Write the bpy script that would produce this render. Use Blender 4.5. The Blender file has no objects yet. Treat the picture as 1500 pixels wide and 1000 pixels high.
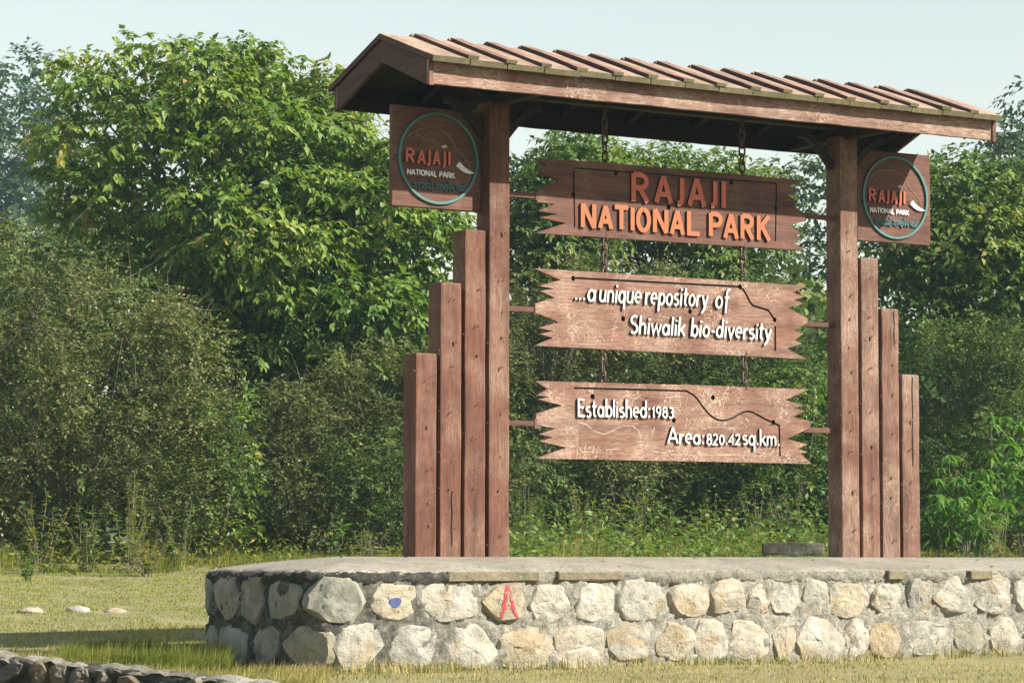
import bpy, bmesh, math, random
import numpy as np
from mathutils import Vector, Matrix, noise

random.seed(7)
rng = np.random.default_rng(11)
sc = bpy.context.scene
C = sc.collection
Rd = math.radians

# ------------------------------------------------------------------ camera
FPX = 4132.4                      # focal length in pixels of the 1500 px wide photograph
CAM = np.array([-13.972, -23.039, 1.03])
YAW, PITCH, ROLL = 0.546, 0.075, 0.002
Fv = np.array([math.sin(YAW) * math.cos(PITCH), math.cos(YAW) * math.cos(PITCH), math.sin(PITCH)])
_R = np.array([math.cos(YAW), -math.sin(YAW), 0.0])
_U = np.cross(_R, Fv)
Rv = _R * math.cos(ROLL) + _U * math.sin(ROLL)
Uv = -_R * math.sin(ROLL) + _U * math.cos(ROLL)
cd = bpy.data.cameras.new('camera')
cam = bpy.data.objects.new('camera', cd)
C.objects.link(cam)
M = Matrix.Identity(4)
for i in range(3):
    M[i][0], M[i][1], M[i][2], M[i][3] = Rv[i], Uv[i], -Fv[i], CAM[i]
cam.matrix_world = M
cd.sensor_fit = 'HORIZONTAL'
cd.sensor_width = 36.0
cd.lens = 36.0 * FPX / 1500.0
cd.clip_start = 0.5
cd.clip_end = 4000
sc.camera = cam

# ------------------------------------------------------------------ sky, sun, exposure
SUN = Vector((0.79, -1.0, 0.91)).normalized()       # towards the sun
w = bpy.data.worlds.new('World')
sc.world = w
w.use_nodes = True
nt = w.node_tree
bg = nt.nodes['Background']
sky = nt.nodes.new('ShaderNodeTexSky')
sky.sky_type = 'NISHITA'
sky.sun_disc = False
sky.sun_elevation = math.asin(SUN.z)
sky.sun_rotation = math.atan2(SUN.x, SUN.y)
sky.altitude = 300
sky.air_density = 1.75
sky.dust_density = 0.7
sky.ozone_density = 1.0
hs = nt.nodes.new('ShaderNodeHueSaturation')       # a hazy, whitened sky, the same all round
hs.inputs['Saturation'].default_value = .5
nt.links.new(sky.outputs[0], hs.inputs['Color'])
nt.links.new(hs.outputs[0], bg.inputs[0])
bg.inputs[1].default_value = 0.070
ld = bpy.data.lights.new('sun', 'SUN')
ld.energy = 5.0
ld.angle = Rd(0.55)
ld.color = (1.0, 0.93, 0.80)
sun = bpy.data.objects.new('sun', ld)
C.objects.link(sun)
sun.rotation_euler = (-SUN).to_track_quat('-Z', 'Y').to_euler()
sun.location = (20, -30, 40)
sc.view_settings.view_transform = 'Standard'
sc.view_settings.look = 'None'
sc.view_settings.gamma = 1.0
sc.view_settings.use_curve_mapping = False
sc.view_settings.exposure = 1.3
sc.cycles.max_bounces = 8
sc.cycles.diffuse_bounces = 3
sc.cycles.transmission_bounces = 4
sc.cycles.volume_bounces = 1
sc.cycles.use_denoising = True

# ------------------------------------------------------------------ helpers
def ray(px, py):
    d = Fv + Rv * (px - 750.0) / FPX + Uv * (500.0 - py) / FPX
    return d
def at(px, py, D):
    return CAM + ray(px, py) * D
def on_y(px, py, Y):
    d = ray(px, py)
    return CAM + d * (Y - CAM[1]) / d[1]
def depth_of(x, y):
    return (x - CAM[0]) * Fv[0] + (y - CAM[1]) * Fv[1]

KA, KB = at(-150, 946, 20.6), at(405, 1003, 18.6)
_ku = (KB - KA)[:2] / np.linalg.norm((KB - KA)[:2]); _kn = np.array([-_ku[1], _ku[0]])
if _kn @ Fv[:2] < 0: _kn = -_kn
_kl = float(np.linalg.norm((KB - KA)[:2]))
def ground_h(x, y):
    d = depth_of(x, y)
    if d < 27.5:
        h = 0.0
    elif d < 56:
        h = 0.93 * (d - 27.5) / 28.5
    else:
        h = 0.93 + 0.012 * min(d - 56, 200)
    qx, qy = x - KA[0], y - KA[1]
    t, s_ = qx * _ku[0] + qy * _ku[1], qx * _kn[0] + qy * _kn[1]
    if t < _kl + .5 and s_ < 6:
        kt = KA[2] + (KB[2] - KA[2]) * max(0.0, min(1.0, t / _kl)) - .05
        edge = max(0.0, min(1.0, (_kl + .5 - t) / 1.0))
        if s_ > .05: h += edge * kt * math.exp(-(s_ / 1.3) ** 2)
        else: h -= edge * .8 * min(1.0, (.05 - s_) / .3)
    h += 0.03 * noise.noise(Vector((x * .5, y * .5, 3)))
    return h

def tag(o, label=None, cat=None, group=None, kind=None):
    if label: o['label'] = label
    if cat: o['category'] = cat
    if group: o['group'] = group
    if kind: o['kind'] = kind
    return o

def empty(name, loc, label, cat, group=None):
    o = bpy.data.objects.new(name, None)
    o.empty_display_size = .2
    C.objects.link(o)
    o.location = Vector(loc)
    return tag(o, label, cat, group)

def link(name, me, mat=None, parent=None, off=None):
    """mesh in world coordinates (or local if off given) -> object"""
    o = bpy.data.objects.new(name, me)
    C.objects.link(o)
    if mat is not None and len(me.materials) == 0:
        me.materials.append(mat)
    if parent is not None:
        o.parent = parent
    if off is not None:
        o.location = off
    return o

def shift(me, v):
    me.transform(Matrix.Translation(Vector(v)))
    return me

def bm_mesh(bm, name, smooth=False):
    bmesh.ops.recalc_face_normals(bm, faces=bm.faces)
    if smooth:
        for f in bm.faces: f.smooth = True
    me = bpy.data.meshes.new(name)
    bm.to_mesh(me)
    bm.free()
    return me

def box_bm(x0, x1, y0, y1, z0, z1, bevel=0.0, seg=2, bm=None):
    own = bm is None
    if own: bm = bmesh.new()
    r = bmesh.ops.create_cube(bm, size=1)
    for v in r['verts']:
        v.co = Vector(((x0 + x1) / 2 + v.co.x * (x1 - x0), (y0 + y1) / 2 + v.co.y * (y1 - y0), (z0 + z1) / 2 + v.co.z * (z1 - z0)))
    if bevel > 0:
        es = list({e for v in r['verts'] for e in v.link_edges})
        bmesh.ops.bevel(bm, geom=es, offset=bevel, segments=seg, affect='EDGES', profile=.6)
    return bm

def prism(bm, poly, y0, y1):
    """poly in (x,z), extruded from y0 (front) to y1"""
    a = [bm.verts.new((p[0], y0, p[1])) for p in poly]
    b = [bm.verts.new((p[0], y1, p[1])) for p in poly]
    n = len(poly)
    bm.faces.new(a)
    bm.faces.new(b[::-1])
    for i in range(n):
        j = (i + 1) % n
        bm.faces.new((a[j], a[i], b[i], b[j]))

def tube(bm, pts, rads, seg=6, cap=True):
    rings = []
    for i, p in enumerate(pts):
        p = Vector(p)
        d = (Vector(pts[min(i + 1, len(pts) - 1)]) - Vector(pts[max(i - 1, 0)])).normalized()
        q = d.to_track_quat('Z', 'Y')
        rings.append([bm.verts.new(p + q @ Vector((math.cos(6.2832 * k / seg) * rads[i], math.sin(6.2832 * k / seg) * rads[i], 0))) for k in range(seg)])
    for a, b in zip(rings[:-1], rings[1:]):
        for k in range(seg):
            bm.faces.new((a[k], a[(k + 1) % seg], b[(k + 1) % seg], b[k]))
    if cap:
        bm.faces.new(rings[0][::-1])
        bm.faces.new(rings[-1])

def ribbon(bm, pts, hw, y0, y1):
    """flat stroke in the xz plane with mitred joints, from y0 (front, smaller y) to y1; hw number or list"""
    n = len(pts)
    P = [Vector((p[0], p[1])) for p in pts]
    if not isinstance(hw, (list, tuple)): hw = [hw] * n
    L, Rr = [], []
    for i in range(n):
        if i == 0: t = (P[1] - P[0]).normalized(); m = Vector((-t.y, t.x)); k = 1
        elif i == n - 1: t = (P[-1] - P[-2]).normalized(); m = Vector((-t.y, t.x)); k = 1
        else:
            t1 = (P[i] - P[i - 1]).normalized(); t2 = (P[i + 1] - P[i]).normalized()
            n1 = Vector((-t1.y, t1.x)); n2 = Vector((-t2.y, t2.x))
            m = n1 + n2
            if m.length < .2: m = n1
            m.normalize()
            k = min(1 / max(m.dot(n1), .35), 2.2)
        L.append(P[i] + m * hw[i] * k)
        Rr.append(P[i] - m * hw[i] * k)
    v = []
    for a, b in zip(L, Rr):
        v.append([bm.verts.new((a.x, y0, a.y)), bm.verts.new((b.x, y0, b.y)), bm.verts.new((b.x, y1, b.y)), bm.verts.new((a.x, y1, a.y))])
    for a, b in zip(v[:-1], v[1:]):
        for k in range(4):
            bm.faces.new((a[k], a[(k + 1) % 4], b[(k + 1) % 4], b[k]))
    bm.faces.new(v[0][::-1])
    bm.faces.new(v[-1])

def np_mesh(name, V, Fc, rnd=None, smooth=False):
    """triangle or quad mesh from numpy arrays, rnd: value per face"""
    me = bpy.data.meshes.new(name)
    k = Fc.shape[1]
    me.vertices.add(len(V))
    me.vertices.foreach_set('co', np.ascontiguousarray(V, dtype=np.float32).ravel())
    me.loops.add(Fc.size)
    me.loops.foreach_set('vertex_index', np.ascontiguousarray(Fc, dtype=np.int32).ravel())
    me.polygons.add(len(Fc))
    me.polygons.foreach_set('loop_start', np.arange(0, Fc.size, k, dtype=np.int32))
    if rnd is not None:
        a = me.attributes.new('rnd', 'FLOAT', 'FACE')
        a.data.foreach_set('value', np.ascontiguousarray(rnd, dtype=np.float32))
    me.update(calc_edges=True)
    me.validate()
    if smooth:
        me.polygons.foreach_set('use_smooth', np.ones(len(Fc), dtype=bool))
    return me

# ------------------------------------------------------------------ materials
ALBEDO = .84
class N:
    def __init__(s, name):
        s.m = bpy.data.materials.new(name)
        s.m.use_nodes = True
        s.t = s.m.node_tree
        s.b = s.t.nodes['Principled BSDF']
        s.out = s.t.nodes['Material Output']
    def new(s, ty, **kw):
        n = s.t.nodes.new(ty)
        for k, v in kw.items():
            setattr(n, k, v)
        return n
    def set(s, node, **kw):
        for k, v in kw.items():
            node.inputs[k].default_value = v
    def l(s, a, b):
        if b.name == 'Base Color' or (b.name == 'Color' and b.node.type == 'BSDF_TRANSLUCENT'):
            a = s.mix(1.0, a, (ALBEDO, ALBEDO, ALBEDO), 'MULTIPLY')      # one overall level for every surface colour
        s.t.links.new(a, b)
    def coord(s, scale=(1, 1, 1), vary=True):
        tc = s.new('ShaderNodeTexCoord')
        mp = s.new('ShaderNodeMapping')
        mp.inputs['Scale'].default_value = scale
        s.l(tc.outputs['Object'], mp.inputs['Vector'])
        if vary:
            oi = s.new('ShaderNodeObjectInfo')
            mu = s.new('ShaderNodeMath', operation='MULTIPLY'); mu.inputs[1].default_value = 37.0
            s.l(oi.outputs['Random'], mu.inputs[0])
            s.l(mu.outputs[0], mp.inputs['Location'])
        return mp.outputs[0]
    def noise(s, vec, scale, detail=4, rough=.55, dist=0.0):
        n = s.new('ShaderNodeTexNoise')
        n.inputs['Scale'].default_value = scale
        n.inputs['Detail'].default_value = detail
        n.inputs['Roughness'].default_value = rough
        n.inputs['Distortion'].default_value = dist
        s.l(vec, n.inputs['Vector'])
        return n.outputs['Fac']
    def ramp(s, fac, stops):
        r = s.new('ShaderNodeValToRGB')
        e = r.color_ramp.elements
        while len(e) < len(stops): e.new(.5)
        for el, (p, c) in zip(e, stops):
            el.position = p
            el.color = c if len(c) == 4 else (*c, 1)
        s.l(fac, r.inputs['Fac'])
        return r.outputs['Color']
    def mix(s, fac, a, b, mode='MIX'):
        m = s.new('ShaderNodeMix', data_type='RGBA', blend_type=mode)
        if isinstance(fac, (int, float)): m.inputs[0].default_value = fac
        else: s.l(fac, m.inputs[0])
        for i, v in ((6, a), (7, b)):
            if isinstance(v, tuple): m.inputs[i].default_value = (*v, 1) if len(v) == 3 else v
            else: s.l(v, m.inputs[i])
        return m.outputs[2]
    def bump(s, h, strength, dist=.01, normal=None):
        b = s.new('ShaderNodeBump')
        b.inputs['Strength'].default_value = strength
        b.inputs['Distance'].default_value = dist
        s.l(h, b.inputs['Height'])
        if normal is not None: s.l(normal, b.inputs['Normal'])
        return b.outputs['Normal']

W3 = lambda v: (v, v, v)
def wood_mat(name, base, dark, worn, wear, axis, rough=.75, moss=None, scuff=0.0):
    """painted timber: grain along an axis, paint worn through to grey in patches, fine dark checks"""
    k = N(name)
    sc_ = {'x': (1.2, 14, 14), 'z': (14, 14, 1.2), 'y': (14, 1.2, 14)}[axis]
    g = k.coord(sc_)
    iso = k.coord((1, 1, 1))
    n1 = k.noise(g, 3.0, 6, .62, .4)
    n2 = k.noise(iso, 1.7, 5, .6)
    n3 = k.noise(g, 9.0, 5, .7)
    col = k.ramp(n1, [(.28, dark), (.62, base)])
    tint = k.ramp(n2, [(.3, W3(.78)), (.7, W3(1.12))])
    col = k.mix(1.0, col, tint, 'MULTIPLY')
    mul = k.new('ShaderNodeMath', operation='MULTIPLY')
    w1 = k.ramp(n2, [(.60 - wear, W3(0)), (.76 - wear * .5, W3(1))])
    w2 = k.ramp(n3, [(.40, W3(0)), (.66, W3(1))])
    k.l(w1, mul.inputs[0]); k.l(w2, mul.inputs[1])
    col = k.mix(mul.outputs[0], col, worn)
    n4 = k.noise(g, .55, 4, .6, .3)
    col = k.mix(1.0, col, k.ramp(n4, [(.3, W3(.62)), (.5, W3(1.0)), (.72, W3(1.22))]), 'MULTIPLY')
    if scuff:
        sm = k.new('ShaderNodeMath', operation='MULTIPLY')
        k.l(k.ramp(k.noise(iso, 3.1, 3, .5), [(.48, W3(0)), (.62, W3(1))]), sm.inputs[0])
        k.l(k.ramp(k.noise(iso, 30, 6, .75, 1.5), [(.50, W3(0)), (.60, W3(scuff))]), sm.inputs[1])
        col = k.mix(sm.outputs[0], col, tuple(min(1, c * 1.25) for c in worn))
    cr = k.ramp(k.noise(g, 4.3, 3, .5, .2), [(.27, W3(1)), (.30, W3(0))])
    col = k.mix(cr, col, tuple(c * .25 for c in dark))
    if moss:
        ms = k.ramp(k.noise(iso, 11, 5, .7), [(.38, W3(0)), (.62, W3(1))])
        col = k.mix(ms, col, moss)
    k.l(col, k.b.inputs['Base Color'])
    k.set(k.b, Roughness=rough)
    k.b.inputs['Specular IOR Level'].default_value = .25
    h = k.new('ShaderNodeMath', operation='ADD')
    k.l(n1, h.inputs[0]); k.l(n3, h.inputs[1])
    nm = k.bump(h.outputs[0], .35, .012)
    inv = k.new('ShaderNodeMath', operation='MULTIPLY'); inv.inputs[1].default_value = -1
    k.l(cr, inv.inputs[0])
    k.l(k.bump(inv.outputs[0], .6, .01, nm), k.b.inputs['Normal'])
    return k.m

RED = (.163, .067, .043); REDD = (.088, .036, .024); GREY = (.27, .20, .15)
M_post = wood_mat('painted_post_wood', RED, REDD, GREY, .13, 'z', scuff=.25)
M_postw = wood_mat('worn_post_wood', (.18, .080, .055), REDD, (.33, .265, .205), .22, 'z', scuff=.4)
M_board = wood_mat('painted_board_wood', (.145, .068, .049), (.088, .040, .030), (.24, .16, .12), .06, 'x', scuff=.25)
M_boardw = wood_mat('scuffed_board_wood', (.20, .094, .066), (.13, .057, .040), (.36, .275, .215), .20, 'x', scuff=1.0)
M_fascia = wood_mat('weathered_fascia_wood', (.205, .095, .068), (.125, .054, .04), (.42, .34, .27), .25, 'x', scuff=.8)
M_plank = wood_mat('roof_plank_wood', (.33, .235, .18), (.225, .14, .105), (.40, .32, .255), .16, 'y', .85)
M_batten = wood_mat('roof_batten_wood', (.27, .165, .125), (.18, .098, .072), (.36, .27, .215), .14, 'y', .85)
M_plankend = wood_mat('mossy_plank_end', (.20, .16, .105), (.10, .08, .05), (.27, .235, .17), .12, 'z', .9, (.12, .115, .055))
M_barge = wood_mat('barge_and_shade_wood', (.10, .055, .043), (.065, .034, .028), (.15, .105, .085), .03, 'y')
M_dark = wood_mat('frame_and_shade_wood', (.035, .021, .018), (.02, .013, .012), (.06, .042, .035), .03, 'y')
M_darkx = wood_mat('beam_and_shade_wood', (.035, .021, .018), (.02, .013, .012), (.06, .042, .035), .03, 'x')

def paint_mat(name, col, chip=(.3, .16, .1), amount=.34, rough=.55):
    k = N(name)
    v = k.coord((1, 1, 1))
    n = k.noise(v, 26, 6, .7)
    n2 = k.noise(v, 6, 4, .6)
    c = k.mix(1.0, col, k.ramp(n2, [(.3, W3(.82)), (.7, W3(1.05))]), 'MULTIPLY')
    f = k.ramp(n, [(amount - .03, W3(1)), (amount + .03, W3(0))])
    c = k.mix(f, c, chip)
    k.l(c, k.b.inputs['Base Color'])
    k.set(k.b, Roughness=rough)
    k.l(k.bump(n, .2, .004), k.b.inputs['Normal'])
    return k.m

M_orange = paint_mat('orange_letter_paint', (.36, .085, .011), (.21, .07, .03), .30)
M_redl = paint_mat('red_letter_paint', (.50, .088, .036), (.24, .07, .04), .30)
M_white = paint_mat('white_letter_paint', (.62, .61, .575), (.38, .3, .25), .30)
M_teal = paint_mat('teal_ring_paint', (.03, .155, .145), (.07, .09, .07), .34)
M_teald = paint_mat('dark_teal_paint', (.008, .075, .078), (.025, .06, .055), .28)
M_black = paint_mat('black_groove_paint', (.012, .010, .009), (.03, .02, .015), .28, .8)
M_scratch = paint_mat('pale_scratch', (.40, .31, .255), (.22, .115, .085), .46, .9)
M_outline = paint_mat('faint_outline_paint', (.21, .125, .09), (.17, .08, .06), .45, .8)
M_redspray = paint_mat('red_spray_paint', (.34, .03, .04), (.30, .25, .2), .44, .8)
M_bluespray = paint_mat('blue_spray_paint', (.03, .05, .19), (.05, .07, .2), .3, .7)

k = N('rusty_chain_steel')
v = k.coord()
k.l(k.ramp(k.noise(v, 40, 5, .7), [(.35, (.05, .035, .03)), (.65, (.17, .11, .085))]), k.b.inputs['Base Color'])
k.set(k.b, Roughness=.6, Metallic=.5)
M_chain = k.m

def stone_mat(name, tones, spots, bump=.5, scale=1.0):
    k = N(name)
    v = k.coord()
    oi = k.new('ShaderNodeObjectInfo')
    tone = k.ramp(oi.outputs['Random'], [(i / max(1, len(tones) - 1), t) for i, t in enumerate(tones)])
    n1 = k.noise(v, 5 * scale, 8, .65, .6)
    n2 = k.noise(v, 22 * scale, 8, .7, .3)
    n3 = k.noise(v, 2.2 * scale, 4, .6, .5)
    c = k.mix(1, tone, k.ramp(n1, [(.28, W3(.50)), (.5, W3(1.0)), (.72, W3(1.3))]), 'MULTIPLY')
    c = k.mix(k.ramp(n3, [(.50, W3(0)), (.68, W3(.75))]), c, spots[0])
    c = k.mix(k.ramp(n2, [(.60, W3(0)), (.72, W3(.8))]), c, spots[1])
    vo = k.new('ShaderNodeTexVoronoi', feature='DISTANCE_TO_EDGE')
    vo.inputs['Scale'].default_value = 3.1 * scale
    va = k.new('ShaderNodeVectorMath', operation='ADD')
    vs = k.new('ShaderNodeVectorMath', operation='SCALE'); vs.inputs['Scale'].default_value = .5
    nz = k.new('ShaderNodeTexNoise'); nz.inputs['Scale'].default_value = 3.5 * scale; nz.inputs['Detail'].default_value = 5
    k.l(v, nz.inputs['Vector']); k.l(nz.outputs['Color'], vs.inputs[0]); k.l(v, va.inputs[0]); k.l(vs.outputs[0], va.inputs[1])
    k.l(va.outputs[0], vo.inputs['Vector'])
    cr = k.ramp(vo.outputs['Distance'], [(.0, W3(1)), (.016, W3(0))])
    c = k.mix(k.mix(.35, W3(0), cr), c, spots[2])
    k.l(c, k.b.inputs['Base Color'])
    k.set(k.b, Roughness=.9)
    k.b.inputs['Specular IOR Level'].default_value = .2
    h = k.new('ShaderNodeMath', operation='ADD')
    k.l(n1, h.inputs[0]); k.l(n2, h.inputs[1])
    nm = k.bump(h.outputs[0], bump, .03)
    inv = k.new('ShaderNodeMath', operation='MULTIPLY'); inv.inputs[1].default_value = -1
    k.l(cr, inv.inputs[0])
    k.l(k.bump(inv.outputs[0], .35, .01, nm), k.b.inputs['Normal'])
    return k.m

M_stone = stone_mat('wall_stone', [(0.365, 0.349, 0.292), (0.448, 0.427, 0.380), (0.365, 0.307, 0.219), (0.437, 0.406, 0.344), (0.323, 0.318, 0.286), (0.406, 0.354, 0.266), (0.469, 0.443, 0.396)],
                    [(.32, .24, .13), (.50, .48, .43), (.12, .10, .075)], .85)
M_kerb = stone_mat('kerb_stone', [(.17, .155, .13), (.21, .19, .15), (.14, .135, .12), (.24, .19, .12)], [(.16, .12, .07), (.28, .26, .22), (.05, .045, .04)], .8)
M_stoneg = stone_mat('greenish_shade_stone', [(.22, .255, .235), (.27, .285, .255), (.27, .25, .20), (.22, .26, .245)],
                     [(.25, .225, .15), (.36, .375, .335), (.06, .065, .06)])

def concrete_mat(name, base, dark, lite, scale=1.0, bump=.5):
    k = N(name)
    v = k.coord(vary=False)
    n1 = k.noise(v, 2.0 * scale, 8, .65, .3)
    n2 = k.noise(v, 30 * scale, 6, .75)
    n3 = k.noise(v, 9 * scale, 6, .7)
    c = k.ramp(n1, [(.3, dark), (.52, base), (.75, lite)])
    c = k.mix(1, c, k.ramp(n2, [(.3, W3(.55)), (.5, W3(1)), (.7, W3(1.2))]), 'MULTIPLY')
    c = k.mix(k.ramp(n3, [(.56, W3(0)), (.70, W3(.7))]), c, dark)
    k.l(c, k.b.inputs['Base Color'])
    k.set(k.b, Roughness=.95)
    k.b.inputs['Specular IOR Level'].default_value = .15
    h = k.new('ShaderNodeMath', operation='ADD')
    k.l(n2, h.inputs[0]); k.l(n3, h.inputs[1])
    k.l(k.bump(h.outputs[0], bump, .03), k.b.inputs['Normal'])
    return k.m
M_mortar = concrete_mat('wall_mortar', (0.341, 0.319, 0.264), (0.094, 0.088, 0.072), (0.495, 0.473, 0.407), 1.3, 1.0)
M_top = concrete_mat('platform_concrete', (.27, .248, .205), (.18, .165, .135), (.32, .30, .255), .8, .35)
M_lip = concrete_mat('crumbling_edge', (.11, .105, .085), (.032, .03, .026), (.26, .245, .2), 1.6, 1.0)
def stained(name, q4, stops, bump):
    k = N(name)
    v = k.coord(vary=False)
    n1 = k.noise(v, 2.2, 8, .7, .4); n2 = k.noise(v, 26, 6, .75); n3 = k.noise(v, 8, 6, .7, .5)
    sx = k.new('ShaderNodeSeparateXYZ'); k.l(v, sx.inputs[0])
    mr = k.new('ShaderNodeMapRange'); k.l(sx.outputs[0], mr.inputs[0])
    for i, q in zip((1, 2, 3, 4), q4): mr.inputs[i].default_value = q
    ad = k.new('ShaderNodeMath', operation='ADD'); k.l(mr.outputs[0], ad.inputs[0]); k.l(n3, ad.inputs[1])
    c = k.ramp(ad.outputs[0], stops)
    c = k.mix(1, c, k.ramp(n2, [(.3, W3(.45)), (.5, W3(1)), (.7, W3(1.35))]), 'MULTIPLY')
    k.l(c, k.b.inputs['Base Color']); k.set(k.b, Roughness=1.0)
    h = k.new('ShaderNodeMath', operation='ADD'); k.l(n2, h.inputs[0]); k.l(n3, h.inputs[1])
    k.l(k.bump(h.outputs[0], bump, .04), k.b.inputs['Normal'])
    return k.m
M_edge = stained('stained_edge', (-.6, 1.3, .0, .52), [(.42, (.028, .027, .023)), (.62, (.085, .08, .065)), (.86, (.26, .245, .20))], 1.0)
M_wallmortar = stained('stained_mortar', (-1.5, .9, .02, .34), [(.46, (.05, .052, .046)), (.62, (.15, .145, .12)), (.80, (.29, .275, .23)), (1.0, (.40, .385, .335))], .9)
M_coping = concrete_mat('coping_slab', (.20, .175, .115), (.12, .105, .065), (.27, .24, .17), 1.2, .35)
M_path = concrete_mat('path_concrete', (.24, .245, .23), (.15, .15, .135), (.3, .305, .29), 1.0, .3)

def leaf_mat(name, stops, trans, rough=.5, tw=.35, spec=.22):
    k = N(name)
    at_ = k.new('ShaderNodeAttribute', attribute_name='rnd')
    col = k.ramp(at_.outputs['Fac'], stops)
    k.l(col, k.b.inputs['Base Color'])
    k.set(k.b, Roughness=rough)
    k.b.inputs['Specular IOR Level'].default_value = spec
    tr = k.new('ShaderNodeBsdfTranslucent')
    tc = k.mix(1, col, trans, 'MULTIPLY')
    k.l(tc, tr.inputs['Color'])
    mx = k.new('ShaderNodeMixShader')
    mx.inputs[0].default_value = tw
    k.l(k.b.outputs[0], mx.inputs[1]); k.l(tr.outputs[0], mx.inputs[2])
    k.l(mx.outputs[0], k.out.inputs['Surface'])
    return k.m
M_leafbig = leaf_mat('broad_leaf', [(0, (.06, .14, .02)), (.45, (.15, .24, .038)), (.8, (.25, .325, .06)), (.97, (.33, .33, .08)), (1, (.36, .26, .08))], (1.2, 1.25, .5), .5, .36, .3)
M_leafc = leaf_mat('mid_leaf', [(0, (.06, .125, .022)), (.5, (.125, .205, .04)), (.85, (.19, .26, .055)), (1, (.3, .28, .07))], (1.2, 1.25, .5), .5, .36, .3)
M_leafolive = leaf_mat('olive_leaf', [(0, (0.056, 0.084, 0.027)), (.4, (0.118, 0.146, 0.047)), (.72, (0.185, 0.213, 0.073)), (.92, (0.269, 0.269, 0.106)), (1, (0.381, 0.336, 0.190))], (1.3, 1.3, .7), .6, .3, .2)
M_leafdark = leaf_mat('dark_small_leaf', [(0, (0.040, 0.075, 0.020)), (.5, (0.085, 0.135, 0.034)), (.85, (0.150, 0.200, 0.050)), (1, (0.250, 0.250, 0.080))], (1.3, 1.4, .7), .6, .3, .2)
M_leaffar = leaf_mat('far_leaf', [(0, (.04, .08, .035)), (.6, (.07, .12, .05)), (1, (.12, .15, .06))], (1.3, 1.4, .8))
M_leafyel = leaf_mat('yellow_weed_leaf', [(0, (0.072, 0.117, 0.018)), (.5, (0.153, 0.189, 0.032)), (.85, (0.252, 0.243, 0.036)), (1, (0.306, 0.216, 0.045))], (1.5, 1.5, .6), .5, .4)
M_leafbright = leaf_mat('bright_weed_leaf', [(0, (.05, .13, .02)), (.6, (.10, .22, .03)), (1, (.17, .27, .045))], (1.5, 1.6, .6), .45, .4)
M_grass = leaf_mat('lawn_blade', [(0, (.12, .18, .028)), (.45, (.22, .26, .046)), (.75, (.33, .33, .08)), (1, (.48, .41, .16))], (1.3, 1.3, .7), .6, .35)
M_drygrass = leaf_mat('dry_blade', [(0, (.12, .16, .03)), (.3, (.24, .24, .06)), (.6, (.40, .34, .13)), (1, (.58, .48, .25))], (1.2, 1.2, .8), .6, .35)
M_tall = leaf_mat('tall_blade', [(0, (0.080, 0.120, 0.018)), (.5, (0.168, 0.196, 0.032)), (.8, (0.264, 0.256, 0.060)), (1, (0.368, 0.312, 0.128))], (1.3, 1.4, .7), .55, .35)

def bark_mat(name, a, b):  # noqa
    k = N(name)
    v = k.coord((1, 1, .25))
    n = k.noise(v, 14, 6, .65)
    k.l(k.ramp(n, [(.3, a), (.7, b)]), k.b.inputs['Base Color'])
    k.set(k.b, Roughness=.95)
    k.l(k.bump(n, .6, .03), k.b.inputs['Normal'])
    return k.m
M_bark = bark_mat('tree_bark', (.06, .05, .04), (.17, .145, .115))
M_twig = bark_mat('shrub_twig', (.085, .07, .052), (.21, .18, .135))

k = N('ground_soil')
v = k.coord(vary=False)
n1 = k.noise(v, .35, 6, .6); n2 = k.noise(v, 6, 6, .7); n3 = k.noise(v, 45, 4, .7)
c = k.ramp(n1, [(.35, (.17, .16, .055)), (.6, (.25, .22, .085))])
c = k.mix(k.ramp(n2, [(.45, W3(0)), (.7, W3(.8))]), c, (.33, .28, .16))
c = k.mix(1, c, k.ramp(n3, [(.3, W3(.6)), (.7, W3(1.25))]), 'MULTIPLY')
k.l(c, k.b.inputs['Base Color'])
k.set(k.b, Roughness=1.0)
k.l(k.bump(n3, .6, .03), k.b.inputs['Normal'])
M_ground = k.m

# ------------------------------------------------------------------ ground
def axis(lo, hi, a, b, st):
    inner = list(np.arange(a, b + 1e-6, st))
    out, d, x = [], st, a
    left = []
    while x > lo:
        d *= 1.45; x -= d; left.append(max(x, lo))
    right, d, x = [], st, b
    while x < hi:
        d *= 1.45; x += d; right.append(min(x, hi))
    return left[::-1] + inner + right
gx = axis(-1500, 1500, -20, 44, .42)
gy = axis(-1500, 1500, -24, 40, .42)
V = np.array([(x, y, ground_h(x, y)) for y in gy for x in gx])
nx = len(gx)
ii, jj = np.meshgrid(np.arange(len(gy) - 1), np.arange(nx - 1), indexing='ij')
q = (ii * nx + jj).ravel()
me = np_mesh('ground', V, np.stack([q, q + 1, q + nx + 1, q + nx], 1), smooth=True)
link('ground', me, M_ground)['kind'] = 'structure'

# wooded rise far behind
V = []
for i in range(61):
    lat = -150 + 5 * i
    for D in (92, 100, 110, 125, 150, 200, 400):
        x_, y_ = CAM[0] + D * math.sin(YAW) + lat * math.cos(YAW), CAM[1] + D * math.cos(YAW) - lat * math.sin(YAW)
        V.append((x_, y_, ground_h(x_, y_) - .6 + min((D - 92) * .16, 5.5) + .8 * noise.noise(Vector((x_ * .05, y_ * .05, 0)))))
k = N('hill_scrub')
v = k.coord(vary=False)
k.l(k.ramp(k.noise(v, .9, 8, .7), [(.35, (.03, .05, .018)), (.65, (.08, .10, .035))]), k.b.inputs['Base Color'])
k.set(k.b, Roughness=1.0)
me = np_mesh('hill', np.array(V), np.array([(i * 7 + j, (i + 1) * 7 + j, (i + 1) * 7 + j + 1, i * 7 + j + 1) for i in range(60) for j in range(6)]), smooth=True)
link('hill', me, k.m)['kind'] = 'structure'

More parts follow.
